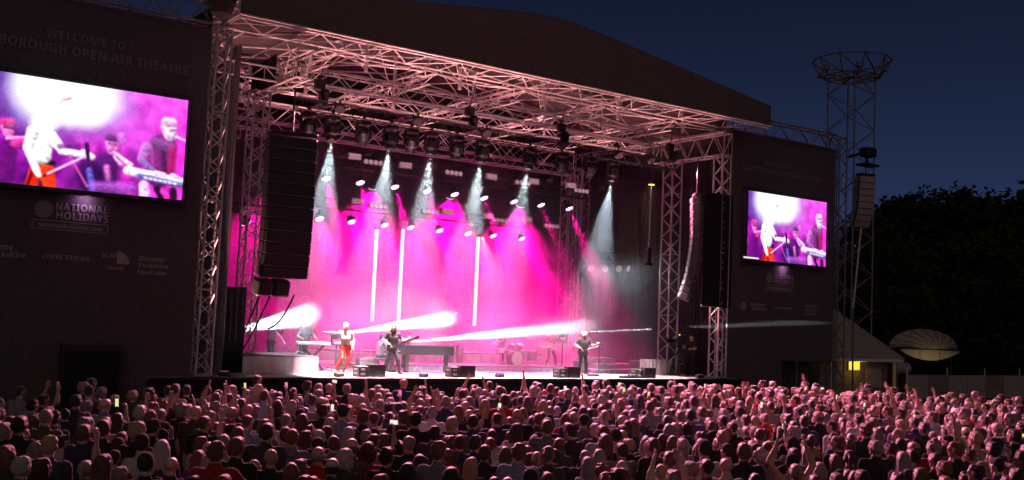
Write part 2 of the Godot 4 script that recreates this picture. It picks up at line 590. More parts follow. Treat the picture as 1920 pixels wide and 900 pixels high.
	for k in posts.size():
		for j in 2:
			var z := -1.75 - 5.0 * j
			var x: float = posts[k]
			var q := thing("king_post", "roof post with fanned struts, %s bay, %s" % [["first left", "second", "middle", "fourth", "last right"][k], "near the front eave" if j == 0 else "towards the back"], "roof post", Vector3(x, 12.2, z), 0.0, "king posts under the roof")
			var top := Vector3(0, roof_line(x) - 12.45, 0)
			tube(q, "post", Vector3(0, -0.15, 0), top, 0.07, al)
			for s in [Vector3(-1.65, 0.0, 1.15), Vector3(1.65, 0.0, 1.15), Vector3(-1.65, 0.0, -1.15), Vector3(1.65, 0.0, -1.15)]:
				rod(q, "strut", Vector3(0, 0.1, 0), s + Vector3(0, -0.05, 0), 0.024, al)
				rod(q, "strut", Vector3(0, 0.15, 0), Vector3(s.x * 0.8, roof_line(x + s.x * 0.8) - 12.4, s.z * 0.9), 0.02, al)
			rod(q, "tie", Vector3(-1.65, -0.05, 1.15), Vector3(1.65, -0.05, 1.15), 0.02, al)
			rod(q, "tie", Vector3(-1.65, -0.05, -1.15), Vector3(1.65, -0.05, -1.15), 0.02, al)
			rod(q, "tie", Vector3(-1.65, -0.05, -1.15), Vector3(-1.65, -0.05, 1.15), 0.02, al)
			rod(q, "tie", Vector3(1.65, -0.05, -1.15), Vector3(1.65, -0.05, 1.15), 0.02, al)
	# the deep trusses over the two towers on either side
	for k in 2:
		var x: float = 13.78 if k == 0 else 33.35
		var q := thing("wing_truss", "deep silver truss running back above the %s speaker stack" % sides[k], "truss", Vector3(0, 0, 0), 0.0, "deep trusses above the speaker stacks")
		box_truss(q, Vector3(x, 11.5, -0.05), Vector3(x, 11.5, -4.4), Vector3.UP, 0.5, 0.95, 0.55, al)
	var cov := thing("truss_cover", "black cloth cover tied round the deep truss above left speaker stack", "cover", Vector3(13.48, 11.5, -2.7))
	part(cov, "cloth", wavy_panel(2.1, 0.98, 5, 0.02), mats["black_cloth"], Transform3D(Basis(Vector3.UP, -PI / 2), Vector3.ZERO))
	part(cov, "batten", block(Vector3(0.03, 0.05, 2.2)), mats["black_metal"], at(-0.02, 0.49, 0))
	var outer := thing("wing_truss", "silver box truss on top of the left outer tower under the roof edge", "truss", Vector3(0, 0, 0), 0.0, "deep trusses above the speaker stacks")
	box_truss(outer, Vector3(11.3, 11.75, -0.6), Vector3(11.3, 11.75, -8.0), Vector3.UP, 0.5, 0.7, 0.6, al)
	for k in 3:
		var z := -1.6 - 1.6 * k
		var q := thing("bridging_truss", "short silver truss joining the two left towers, %s" % ["nearest the front", "halfway back", "farthest back"][k], "truss", Vector3(0, 0, 0), 0.0, "short trusses between the left towers")
		flat_truss(q, Vector3(11.5, 11.1 - 0.75 * k, z), Vector3(13.6, 11.1 - 0.75 * k, z), Vector3(0, 0.45, 0), 0.5, al)


func build_towers() -> void:
	var al: Material = mats["aluminium"]
	var rows := [
		["tall silver truss tower against the left wing wall", Vector3(11.12, deck_y, -0.3), 12.1, 0.46],
		["silver truss tower just behind the left speaker stack", Vector3(13.55, deck_y, -3.1), 11.0, 0.56],
		["tall silver truss tower beside the camera operator", Vector3(33.05, deck_y, -3.05), 11.0, 0.58],
		["silver truss tower half hidden behind the right black banner", Vector3(33.3, deck_y, -0.3), 11.0, 0.5],
		["slim hazy truss tower at the rear right of the stage", Vector3(31.3, deck_y, -8.2), 10.6, 0.55],
		["second hazy truss tower deeper at the rear right", Vector3(33.2, deck_y, -9.6), 11.2, 0.55],
		["silver truss tower deep on the left side of stage", Vector3(12.9, deck_y, -8.2), 11.2, 0.5],
	]
	for w in rows:
		var p: Vector3 = w[1]
		var t := thing("truss_tower", w[0], "truss tower", p, 0.0, "truss towers holding up the stage roof")
		box_truss(t, Vector3(0, 0.05, 0), Vector3(0, w[2] - p.y, 0), Vector3.FORWARD, w[3], w[3], 0.42, al, 0.04, 0.024)
		part(t, "base_plate", block(Vector3(w[3] + 0.25, 0.05, w[3] + 0.25)), mats["grey_metal"], at(0, 0.025, 0))
		for j in 3:
			var y := 2.6 + 2.7 * j
			for s in [-1, 1]:
				part(t, "coupling_plate", block(Vector3(w[3] + 0.06, 0.05, 0.05), 0.01), al, at(0, y, s * w[3] / 2))
	var st := thing("short_truss_tower", "short silver truss tower at the right edge of the stage", "truss tower", Vector3(34.0, deck_y, -0.7))
	box_truss(st, Vector3(0, 0.05, 0), Vector3(0, 2.9, 0), Vector3.FORWARD, 0.42, 0.42, 0.45, al, 0.03, 0.018)
	part(st, "base_plate", block(Vector3(0.7, 0.05, 0.7)), mats["grey_metal"], at(0, 0.025, 0))
	part(st, "top_plate", block(Vector3(0.5, 0.05, 0.5)), mats["grey_metal"], at(0, 2.93, 0))
	var cb := thing("black_booth", "tall black cloth booth between the two left truss towers", "booth", Vector3(12.75, deck_y, -3.0))
	for k in 3:
		part(cb, "cloth_wall", wavy_panel(0.95 if k == 0 else 1.3, 2.75, 5, 0.015), mats["black_cloth"], Transform3D(Basis(Vector3.UP, 0.0 if k == 0 else (-PI / 2 if k == 1 else PI / 2)), Vector3([0.0, -0.46, 0.46][k], 1.38, [0.65, 0.0, 0.0][k])))
	part(cb, "top", block(Vector3(0.95, 0.04, 1.3)), mats["black_cloth"], at(0, 2.76, 0))


# ---------------------------------------------------------------- the wing walls and their screens

var cloth_noise := FastNoiseLite.new()

func soft_capsule(im: Image, a: Vector2, b: Vector2, ra: float, rb: float, c: Color, soft := 2.0, strength := 1.0) -> void:
	# a rounded limb in the picture, lit from the upper left of the stage, with folds and grain
	var r := maxf(ra, rb) + soft
	var lo := Vector2(minf(a.x, b.x) - r, minf(a.y, b.y) - r)
	var hi := Vector2(maxf(a.x, b.x) + r, maxf(a.y, b.y) + r)
	var d := b - a
	var l := maxf(d.length_squared(), 0.0001)
	var solid := soft < 9.0 and maxf(ra, rb) > 4.5
	cloth_noise.frequency = 0.07
	for y in range(maxi(0, int(lo.y)), mini(im.get_height() - 1, int(hi.y)) + 1):
		for x in range(maxi(0, int(lo.x)), mini(im.get_width() - 1, int(hi.x)) + 1):
			var p := Vector2(x, y)
			var t := clampf((p - a).dot(d) / l, 0.0, 1.0)
			var rr := lerpf(ra, rb, t)
			var o := p - (a + d * t)
			var k := (rr + soft - o.length()) / (2.0 * soft)
			if k > 0.0:
				var q := c
				if solid:
					var s := 1.0 - 0.34 * o.dot(Vector2(0.62, 0.78)) / rr + 0.30 * cloth_noise.get_noise_2d(x + ra * 31.0, y * 1.4)
					q = Color(c.r * s, c.g * s, c.b * s)
				im.set_pixel(x, y, im.get_pixel(x, y).lerp(q, minf(k, 1.0) * strength))


func live_picture() -> ImageTexture:
	# what the cameras are sending to the two screens: a singer in the glare, brass players and a keyboard player
	var w := 448
	var h := 248
	var im := Image.create_empty(w, h, false, Image.FORMAT_RGB8)
	var n := FastNoiseLite.new()
	n.seed = 31
	n.frequency = 0.02
	for y in h:
		for x in w:
			var u := float(x) / w
			var v := float(y) / h
			var c := Color(0.40, 0.05, 0.54).lerp(Color(0.90, 0.18, 0.80), clampf(u * 1.4 - 0.1, 0, 1))
			c = c.lerp(Color(0.95, 0.42, 0.95), clampf((0.45 - v) * 1.6, 0, 1) * clampf(u * 1.5 - 0.5, 0, 1))
			c = c.lerp(Color(0.09, 0.11, 0.42), clampf(0.7 - absf(u - 0.14) * 5.0, 0, 1) * clampf(0.9 - v * 1.4, 0, 1))
			c = c.lerp(Color(0.12, 0.12, 0.40), clampf(1.0 - absf(u - 0.56) * 8.0, 0, 1) * clampf(v * 3.0 - 2.0, 0, 1))
			c = c.lerp(Color(0.80, 0.06, 0.68), clampf(1.0 - u * 5.0, 0, 1) * clampf(v * 2.5 - 0.9, 0, 1))
			var k := n.get_noise_2d(x, y) * 0.22
			im.set_pixel(x, y, Color(c.r + k, c.g + k * 0.6, c.b + k))
	# out-of-focus lights and gear behind the players
	var br := RandomNumberGenerator.new()
	br.seed = 5
	for i in 26:
		var p := Vector2(br.randf_range(180, 446), br.randf_range(60, 200))
		soft_capsule(im, p, p + Vector2(br.randf_range(-3, 3), br.randf_range(-12, 12)), br.randf_range(1.5, 4.0), 2.0, Color(0.95, 0.55, 0.95), 3.0, br.randf_range(0.15, 0.5))
	for i in 12:
		var p := Vector2(br.randf_range(0, 440), br.randf_range(170, 244))
		soft_capsule(im, p, p + Vector2(br.randf_range(-20, 20), br.randf_range(-8, 20)), br.randf_range(3, 9), 4.0, Color(0.2, 0.03, 0.28).lerp(Color(0.85, 0.25, 0.75), br.randf()), 4.0, 0.55)
	# beams behind
	soft_capsule(im, Vector2(380, 0), Vector2(330, 110), 6, 40, Color(0.8, 0.45, 0.95), 26, 0.35)
	# dark amplifiers and drapes low in the frame
	for p in [Vector2(318, 150), Vector2(330, 215), Vector2(180, 215), Vector2(20, 236)]:
		soft_capsule(im, p, p + Vector2(14, 30), 16, 12, Color(0.3, 0.04, 0.36), 8.0, 0.5)
	# left horn player
	soft_capsule(im, Vector2(34, 175), Vector2(30, 235), 26, 30, Color(0.38, 0.04, 0.44), 5, 0.8)
	soft_capsule(im, Vector2(36, 122), Vector2(40, 134), 14, 12, Color(1.0, 0.45, 0.75), 3)
	soft_capsule(im, Vector2(30, 112), Vector2(46, 110), 9, 8, Color(0.85, 0.15, 0.5), 4)
	soft_capsule(im, Vector2(30, 124), Vector2(50, 124), 2.2, 2.2, Color(0.2, 0.0, 0.25), 1.0, 0.8)
	soft_capsule(im, Vector2(40, 148), Vector2(86, 140), 5, 3, Color(1.0, 0.62, 0.86), 2)
	soft_capsule(im, Vector2(56, 158), Vector2(74, 152), 10, 7, Color(0.9, 0.2, 0.6), 4)
	# middle horn player
	soft_capsule(im, Vector2(262, 180), Vector2(250, 235), 30, 40, Color(0.27, 0.06, 0.36), 8, 0.85)
	soft_capsule(im, Vector2(270, 130), Vector2(272, 144), 15, 13, Color(0.98, 0.55, 0.86), 3)
	soft_capsule(im, Vector2(262, 117), Vector2(280, 118), 9, 8, Color(0.35, 0.06, 0.35), 3)
	soft_capsule(im, Vector2(262, 131), Vector2(280, 132), 2, 2, Color(0.3, 0.05, 0.35), 1.0, 0.8)
	soft_capsule(im, Vector2(271, 134), Vector2(273, 140), 3.5, 4, Color(0.8, 0.34, 0.66), 2, 0.8)
	soft_capsule(im, Vector2(264, 147), Vector2(279, 148), 4, 4, Color(0.7, 0.25, 0.55), 2, 0.7)
	soft_capsule(im, Vector2(284, 160), Vector2(296, 172), 9, 10, Color(1.0, 0.68, 0.96), 3)
	for k in 4:
		soft_capsule(im, Vector2(278 + k * 5, 154 + k * 3), Vector2(286 + k * 5, 164 + k * 3), 2.2, 2.0, Color(0.7, 0.28, 0.62), 1.2, 0.8)
	soft_capsule(im, Vector2(276, 150), Vector2(318, 176), 2.5, 6, Color(1.0, 0.85, 0.95), 1.5)
	soft_capsule(im, Vector2(262, 190), Vector2(266, 214), 8, 7, Color(0.95, 0.5, 0.85), 4, 0.8)
	soft_capsule(im, Vector2(290, 112), Vector2(292, 120), 11, 11, Color(0.9, 0.5, 0.9), 4, 0.6)
	# dark plants and stands
	for p in [Vector2(206, 195), Vector2(224, 185), Vector2(210, 220), Vector2(240, 205), Vector2(90, 230), Vector2(110, 238)]:
		soft_capsule(im, p, p + Vector2(6, 18), 14, 18, Color(0.16, 0.03, 0.26), 8, 0.7)
	soft_capsule(im, Vector2(176, 172), Vector2(220, 238), 2, 3, Color(0.9, 0.35, 0.7), 1.5, 0.8)
	soft_capsule(im, Vector2(222, 200), Vector2(232, 240), 7, 9, Color(0.45, 0.45, 0.95), 3, 0.7)
	soft_capsule(im, Vector2(240, 236), Vector2(320, 232), 12, 14, Color(0.75, 0.35, 0.85), 6, 0.7)
	# keyboard player
	soft_capsule(im, Vector2(392, 120), Vector2(386, 188), 32, 34, Color(0.46, 0.14, 0.44), 3)
	soft_capsule(im, Vector2(372, 116), Vector2(412, 122), 15, 14, Color(0.5, 0.25, 0.52), 3)
	soft_capsule(im, Vector2(352, 130), Vector2(342, 160), 14, 10, Color(0.72, 0.42, 0.76), 3)
	soft_capsule(im, Vector2(342, 162), Vector2(376, 186), 8, 6, Color(0.55, 0.4, 0.7), 3)
	soft_capsule(im, Vector2(418, 125), Vector2(416, 185), 10, 10, Color(0.75, 0.1, 0.4), 4, 0.7)
	soft_capsule(im, Vector2(404, 72), Vector2(408, 90), 19, 16, Color(1.0, 0.86, 0.98), 3)
	soft_capsule(im, Vector2(396, 60), Vector2(412, 60), 12, 12, Color(0.9, 0.7, 0.9), 3)
	soft_capsule(im, Vector2(420, 86), Vector2(424, 90), 3, 3, Color(0.6, 0.35, 0.6), 2, 0.8)
	soft_capsule(im, Vector2(408, 80), Vector2(424, 78), 1.8, 1.8, Color(0.4, 0.15, 0.4), 1, 0.8)
	soft_capsule(im, Vector2(402, 96), Vector2(414, 100), 6, 5, Color(0.72, 0.5, 0.72), 3, 0.6)
	soft_capsule(im, Vector2(390, 78), Vector2(391, 88), 4, 4, Color(0.85, 0.62, 0.82), 2, 0.8)
	soft_capsule(im, Vector2(392, 132), Vector2(400, 178), 4, 6, Color(0.22, 0.05, 0.25), 4, 0.6)
	soft_capsule(im, Vector2(364, 128), Vector2(372, 172), 4, 3, Color(0.72, 0.34, 0.68), 4, 0.6)
	soft_capsule(im, Vector2(424, 93), Vector2(447, 100), 3.5, 2, Color(0.95, 0.8, 0.95), 1.5)
	soft_capsule(im, Vector2(312, 190), Vector2(442, 204), 11, 11, Color(0.97, 0.9, 0.97), 2)
	soft_capsule(im, Vector2(340, 200), Vector2(442, 211), 7, 7, Color(0.42, 0.4, 0.66), 2)
	for k in 7:
		soft_capsule(im, Vector2(352 + k * 12, 202 + k), Vector2(358 + k * 12, 203 + k), 2.5, 2.5, Color(0.95, 0.9, 1.0), 1)
	soft_capsule(im, Vector2(380, 188), Vector2(400, 190), 6, 5, Color(1.0, 0.8, 0.95), 2)
	soft_capsule(im, Vector2(420, 190), Vector2(432, 192), 6, 5, Color(1.0, 0.8, 0.95), 2)
	soft_capsule(im, Vector2(352, 222), Vector2(356, 244), 12, 14, Color(0.95, 0.75, 0.95), 3)
	soft_capsule(im, Vector2(384, 226), Vector2(396, 244), 8, 8, Color(0.1, 0.02, 0.14), 3)
	soft_capsule(im, Vector2(398, 232), Vector2(412, 244), 6, 8, Color(0.95, 0.2, 0.75), 3)
	soft_capsule(im, Vector2(424, 228), Vector2(426, 242), 9, 9, Color(0.16, 0.03, 0.16), 3)
	# the glare
	soft_capsule(im, Vector2(120, 22), Vector2(232, 30), 92, 66, Color(0.75, 0.8, 1.0), 46, 0.9)
	soft_capsule(im, Vector2(120, 20), Vector2(226, 26), 80, 52, Color(1, 1, 1), 22)
	soft_capsule(im, Vector2(176, 60), Vector2(214, 62), 40, 36, Color(1, 1, 1), 16)
	soft_capsule(im, Vector2(122, 92), Vector2(112, 110), 26, 26, Color(1, 1, 1), 10)
	# singer: pale arms and top, red trousers, microphone on a slanting stand
	soft_capsule(im, Vector2(106, 214), Vector2(96, 250), 16, 14, Color(1.0, 0.16, 0.06), 2)
	soft_capsule(im, Vector2(128, 212), Vector2(138, 250), 18, 14, Color(1.0, 0.22, 0.08), 2)
	soft_capsule(im, Vector2(98, 214), Vector2(88, 250), 4, 4, Color(0.45, 0.02, 0.08), 2)
	soft_capsule(im, Vector2(122, 224), Vector2(150, 208), 3, 3, Color(0.5, 0.03, 0.06), 2)
	soft_capsule(im, Vector2(92, 190), Vector2(140, 192), 6, 6, Color(0.12, 0.05, 0.2), 2)
	soft_capsule(im, Vector2(112, 128), Vector2(116, 178), 26, 20, Color(1, 1, 1), 3)
	soft_capsule(im, Vector2(92, 126), Vector2(84, 162), 14, 11, Color(1, 0.99, 1), 2)
	soft_capsule(im, Vector2(84, 164), Vector2(106, 214), 11, 8, Color(1, 0.97, 0.98), 2)
	soft_capsule(im, Vector2(106, 214), Vector2(112, 224), 8, 6, Color(1, 0.95, 0.95), 2)
	soft_capsule(im, Vector2(134, 134), Vector2(158, 160), 14, 10, Color(1, 0.99, 1), 2)
	soft_capsule(im, Vector2(158, 162), Vector2(214, 166), 9, 7, Color(1, 0.98, 1), 2)
	soft_capsule(im, Vector2(206, 160), Vector2(226, 168), 8, 8, Color(1, 0.92, 0.96), 2)
	soft_capsule(im, Vector2(152, 152), Vector2(192, 144), 6, 6, Color(0.4, 0.15, 0.5), 3, 0.7)
	soft_capsule(im, Vector2(212, 140), Vector2(218, 174), 5, 4, Color(0.2, 0.08, 0.26), 1.5)
	soft_capsule(im, Vector2(210, 168), Vector2(130, 218), 3, 3, Color(0.9, 0.72, 0.92), 1.2)
	soft_capsule(im, Vector2(150, 44), Vector2(168, 38), 1.6, 3, Color(0.75, 0.45, 0.45), 2, 0.8)
	soft_capsule(im, Vector2(146, 52), Vector2(150, 50), 1.5, 1.5, Color(0.75, 0.45, 0.45), 2, 0.7)
	# what the lens and the diodes do to it: a little blur, grain, rows
	var small := im.duplicate() as Image
	small.resize(w / 4, h / 4, Image.INTERPOLATE_LANCZOS)
	small.resize(w, h, Image.INTERPOLATE_CUBIC)
	n.frequency = 0.35
	for y in h:
		for x in w:
			var k := 0.12 * n.get_noise_2d(x, y)
			var c := im.get_pixel(x, y).lerp(small.get_pixel(x, y), 0.72)
			im.set_pixel(x, y, Color(c.r + k, c.g + k, c.b + k))
	for y in h:     # the rows of diodes
		if y % 3 == 0:
			for x in w:
				im.set_pixel(x, y, im.get_pixel(x, y) * 0.84)
	return ImageTexture.create_from_image(im)


func picture_plane(w: float, h: float) -> ArrayMesh:
	var st := SurfaceTool.new()
	st.begin(Mesh.PRIMITIVE_TRIANGLES)
	var c := [Vector3(-w / 2, -h / 2, 0), Vector3(-w / 2, h / 2, 0), Vector3(w / 2, h / 2, 0), Vector3(w / 2, -h / 2, 0)]
	var uv := [Vector2(0, 1), Vector2(0, 0), Vector2(1, 0), Vector2(1, 1)]
	for k in [0, 1, 2, 0, 2, 3]:
		st.set_normal(Vector3.BACK)
		st.set_uv(uv[k])
		st.add_vertex(c[k])
	return st.commit()


func video_screen(label: String, centre: Vector3, w: float, h: float, m: Material, power: float) -> void:
	var s := thing("video_screen", label, "screen", centre, 0.0, "video screens on the wing walls")
	part(s, "housing", block(Vector3(w + 0.3, h + 0.3, 0.2), 0.03), mats["black_plastic"], at(0, 0, -0.03))
	part(s, "picture", picture_plane(w, h), m, at(0, 0, 0.075))
	for k in 2:
		part(s, "bezel", block(Vector3(w + 0.3, 0.12, 0.06), 0.01), mats["black_plastic"], at(0, (h / 2 + 0.075) * (1 if k else -1), 0.1))
		part(s, "bezel", block(Vector3(0.12, h, 0.06), 0.01), mats["black_plastic"], at((w / 2 + 0.075) * (1 if k else -1), 0, 0.1))
	part(s, "hook", block(Vector3(0.05, 0.22, 0.05), 0.01), mats["black_metal"], at(0, h / 2 + 0.22, 0.05))
	var l := SpotLight3D.new()
	l.name = "screen_light"
	l.light_color = Color(1.0, 0.72, 1.0)
	l.light_energy = power
	l.spot_range = 60.0
	l.spot_attenuation = 2.0
	l.spot_angle = 75.0
	l.shadow_enabled = true
	l.position = Vector3(0, -h / 2 - 0.2, 0.1)
	l.rotation = Vector3(-0.25, 0, 0)
	s.add_child(l)


func globe(parent: Node3D, centre: Vector3, r: float, m: Material) -> void:
	# a round mark cut into level bars
	for i in 9:
		var y := -r + r * 2.0 * (i + 0.5) / 9.0
		var half := sqrt(maxf(r * r - y * y, 0.0004))
		part(parent, "emblem_bar", block(Vector3(half * 2, r * 0.14, 0.008), 0.002), m, Transform3D(Basis(), centre + Vector3(0, y, 0)))


func outline_box(parent: Node3D, centre: Vector3, w: float, h: float, m: Material) -> void:
	for s in [-1, 1]:
		part(parent, "emblem_bar", block(Vector3(w, 0.022, 0.008), 0.002), m, Transform3D(Basis(), centre + Vector3(0, s * h / 2, 0)))
		part(parent, "emblem_bar", block(Vector3(0.022, h - 0.026, 0.008), 0.002), m, Transform3D(Basis(), centre + Vector3(s * w / 2, 0, 0)))


func build_wings() -> void:
	var al: Material = mats["aluminium"]
	var ink: Material = mats["print_grey"]
	var tex := live_picture()
	var m := paint("screen_picture", Color(0.01, 0.01, 0.01), 0.4)
	m.emission_enabled = true
	m.emission_texture = tex
	m.emission = Color.WHITE
	m.emission_operator = BaseMaterial3D.EMISSION_OP_MULTIPLY
	m.emission_energy_multiplier = 1.5
	# left wing
	var lw := thing("left_wing_wall", "dark printed fabric wall left of the stage round the big video screen", "wall", Vector3(6.0, 0, -0.2))
	for i in 4:
		part(lw, "fabric_panel", wavy_panel(2.46, 12.05, 2, 0.012), mats["scrim"], at(-3.9 + 2.47 * i, 6.05, 0))
	part(lw, "backing", block(Vector3(9.9, 12.0, 0.06)), mats["black_cloth"], at(-0.2, 6.02, -0.2))
	for i in 3:
		tube(lw, "pole", Vector3(-3.9 + 1.25 + 2.47 * i, 0, -0.09), Vector3(-3.9 + 1.25 + 2.47 * i, 12.2, -0.09), 0.03, mats["grey_metal"])
	var f := 0.042
	words(lw, "lettering", "WELCOME TO", Vector3(7.17 - 6.0, 11.02, f), 2.15, mats["print_dim"])
	words(lw, "lettering", "SCARBOROUGH OPEN AIR THEATRE", Vector3(7.05 - 6.0, 10.62, f), 6.1, mats["print_dim"])
	globe(lw, Vector3(6.38 - 6.0, 6.1, f), 0.24, ink)
	words(lw, "lettering", "NATIONAL", Vector3(7.37 - 6.0, 6.22, f), 1.4, ink)
	words(lw, "lettering", "HOLIDAYS", Vector3(7.4 - 6.0, 5.97, f), 1.4, ink)
	outline_box(lw, Vector3(7.1 - 6.0, 5.68, f), 2.0, 0.24, ink)
	words(lw, "lettering", "nationalholidays.com", Vector3(7.1 - 6.0, 5.67, f), 1.7, ink)
	words(lw, "lettering", "Welcome", Vector3(5.2 - 6.0, 4.98, f), 0.95, ink)
	words(lw, "lettering", "to Yorkshire", Vector3(5.4 - 6.0, 4.78, f), 1.2, ink)
	words(lw, "lettering", "CUFFE TAYLOR", Vector3(7.05 - 6.0, 4.8, f), 1.25, ink)
	words(lw, "lettering", "SCAR", Vector3(8.2 - 6.0, 4.95, f), 0.42, ink)
	words(lw, "lettering", "Council", Vector3(8.35 - 6.0, 4.6, f), 0.5, ink)
	var fan := PackedVector2Array([Vector2(0, 0)])
	for k in 9:
		fan.append(Vector2(0.36, 0).rotated(PI / 2 * k / 8.0))
	part(lw, "emblem", extrude(fan, 0.006), ink, at(8.42 - 6.0, 4.72, f))
	words(lw, "lettering", "Discover", Vector3(9.42 - 6.0, 4.92, f), 0.78, ink)
	words(lw, "lettering", "Yorkshire", Vector3(9.46 - 6.0, 4.73, f), 0.86, ink)
	words(lw, "lettering", "Coast.com", Vector3(9.44 - 6.0, 4.53, f), 0.84, ink)
	var lt := thing("wall_top_truss", "dim box truss along the top of the left wing wall", "truss", Vector3(0, 0, 0), 0.0, "trusses along the wing wall tops")
	box_truss(lt, Vector3(1.5, 12.55, -0.3), Vector3(10.7, 12.55, -0.3), Vector3.UP, 0.5, 0.75, 0.7, mats["mast_steel"])
	var tarp := thing("bundled_tarpaulin", "bundled dark blue tarpaulin at the top corner of left wing wall", "tarpaulin", Vector3(10.75, 12.5, 0.55))
	part(tarp, "bundle", lathe([Vector2(0.02, -0.35), Vector2(0.3, -0.15), Vector2(0.42, 0.2), Vector2(0.36, 0.6), Vector2(0.2, 0.85), Vector2(0.0, 0.9)], 14), mats["black_cloth"])
	tube(tarp, "strap", Vector3(-0.42, 0.2, 0), Vector3(0.42, 0.2, 0), 0.03, mats["black_metal"])
	video_screen("huge video screen on the left wing wall, cropped by the picture edge", Vector3(7.45, 8.2, 0.0), 5.28, 2.98, m, 0.3)
	var bx := thing("black_opening_box", "black boxed doorway low on the left wing wall", "doorway", Vector3(7.85, 0, 0.12))
	part(bx, "frame", block(Vector3(1.65, 2.4, 0.2)), mats["black_plastic"], at(0, 1.2, 0))
	part(bx, "curtain", wavy_panel(1.45, 2.2, 4, 0.02), mats["black_cloth"], at(0, 1.15, 0.14))
	# right wing
	var rw := thing("right_wing_wall", "dark printed fabric wall right of the stage round the small video screen", "wall", Vector3(37.4, 0, -0.4))
	for i in 3:
		part(rw, "fabric_panel", wavy_panel(2.4, 10.0, 2, 0.012), mats["scrim"], at(-2.35 + 2.41 * i, 7.3, 0))
	part(rw, "backing", block(Vector3(7.2, 9.95, 0.06)), mats["black_cloth"], at(0.06, 7.3, -0.2))
	part(rw, "lower_panel", wavy_panel(3.7, 2.3, 3, 0.012), mats["scrim"], at(-1.7, 1.15, -0.02))
	for i in 4:
		tube(rw, "pole", Vector3(-3.55 + 2.41 * i, 0, -0.1), Vector3(-3.55 + 2.41 * i, 12.4, -0.1), 0.03, mats["grey_metal"])
	words(rw, "lettering", "WELCOME TO", Vector3(37.0 - 37.4, 11.05, f), 1.9, mats["print_dim"])
	words(rw, "lettering", "SCARBOROUGH OPEN AIR THEATRE", Vector3(37.3 - 37.4, 10.7, f), 5.4, mats["print_dim"])
	globe(rw, Vector3(36.55 - 37.4, 5.95, f), 0.22, ink)
	words(rw, "lettering", "NATIONAL", Vector3(37.5 - 37.4, 6.05, f), 1.3, ink)
	words(rw, "lettering", "HOLIDAYS", Vector3(37.5 - 37.4, 5.82, f), 1.3, ink)
	outline_box(rw, Vector3(37.25 - 37.4, 5.53, f), 1.9, 0.22, ink)
	words(rw, "lettering", "nationalholidays.com", Vector3(37.25 - 37.4, 5.52, f), 1.6, ink)
	globe(rw, Vector3(34.9 - 37.4, 4.65, f), 0.2, ink)
	words(rw, "lettering", "Welcome", Vector3(35.8 - 37.4, 4.75, f), 0.9, ink)
	words(rw, "lettering", "to Yorkshire", Vector3(35.9 - 37.4, 4.56, f), 1.0, ink)
	words(rw, "lettering", "CUFFE TAYLOR", Vector3(37.5 - 37.4, 4.65, f), 1.2, ink)
	words(rw, "lettering", "Discover", Vector3(39.4 - 37.4, 4.83, f), 0.8, ink)
	words(rw, "lettering", "Yorkshire", Vector3(39.4 - 37.4, 4.65, f), 0.85, ink)
	words(rw, "lettering", "Coast.com", Vector3(39.4 - 37.4, 4.47, f), 0.85, ink)
	var rt := thing("wall_top_truss", "dim box truss along the top of the right wing wall", "truss", Vector3(0, 0, 0), 0.0, "trusses along the wing wall tops")
	box_truss(rt, Vector3(34.0, 12.6, -0.5), Vector3(41.0, 12.6, -0.5), Vector3.UP, 0.5, 0.7, 0.7, mats["mast_steel"])
	video_screen("smaller looking video screen on the far right wing wall", Vector3(37.45, 8.17, -0.22), 5.35, 2.98, m, 0.3)
	var bar := thing("fluorescent_bar", "small white light bar under the left corner of right video screen", "light", Vector3(34.85, 6.72, 0.05))
	part(bar, "tube", block(Vector3(0.95, 0.07, 0.06), 0.02), mats["pixel_white"])
	part(bar, "holder", block(Vector3(1.0, 0.04, 0.1), 0.01), mats["black_metal"], at(0, -0.06, -0.03))
	# lattice mast at the outer edge of the right wall
	var lm := thing("lattice_mast", "slim lattice mast at the outer edge of the right wing wall", "mast", Vector3(41.4, 0, -0.5))
	box_truss(lm, Vector3(0, 0.05, 0), Vector3(0, 12.9, 0), Vector3.FORWARD, 0.55, 0.55, 0.7, mats["grey_metal"], 0.035, 0.018)
	part(lm, "base_plate", block(Vector3(0.9, 0.06, 0.9)), mats["grey_metal"], at(0, 0.03, 0))
	# black banner between the right tower and wall
	var bn := thing("black_banner", "tall black cloth banner hanging behind the curved right speaker stack", "banner", Vector3(32.85, 6.9, -0.02))
	part(bn, "cloth", wavy_panel(1.75, 4.7, 4, 0.02), mats["black_cloth"])
	tube(bn, "batten", Vector3(-0.9, 2.37, 0), Vector3(0.9, 2.37, 0), 0.03, mats["black_metal"])
	tube(bn, "batten", Vector3(-0.9, -2.37, 0), Vector3(0.9, -2.37, 0), 0.03, mats["black_metal"])


# ---------------------------------------------------------------- beyond the stage

func leaf_crown(seed_: int, rx: float, ry: float, clumps: int, per: int) -> ArrayMesh:
	# many small leaf faces gathered in clumps through an uneven crown
	var r := RandomNumberGenerator.new()
	r.seed = seed_
	var st := SurfaceTool.new()
	st.begin(Mesh.PRIMITIVE_TRIANGLES)
	st.set_smooth_group(-1)
	for c in clumps:
		var d := Vector3(r.randfn(), r.randfn() * 0.8, r.randfn()).normalized()
		var k := pow(r.randf(), 0.45)
		var centre := Vector3(d.x * rx, d.y * ry, d.z * rx) * k
		var size := rx * r.randf_range(0.16, 0.3)
		for i in per:
			var o := centre + Vector3(r.randfn(), r.randfn() * 0.7, r.randfn()) * size * 0.55
			var n := (Vector3(r.randfn(), r.randfn() + 0.6, r.randfn())).normalized()
			var u := n.cross(Vector3(r.randfn(), r.randfn(), r.randfn())).normalized() * r.randf_range(0.16, 0.34)
			var w := n.cross(u).normalized() * u.length() * 0.6
			tri(st, o - u, o + w, o + u, n)
			tri(st, o - u, o + u, o - w, n)
	st.generate_normals()
	return st.commit()


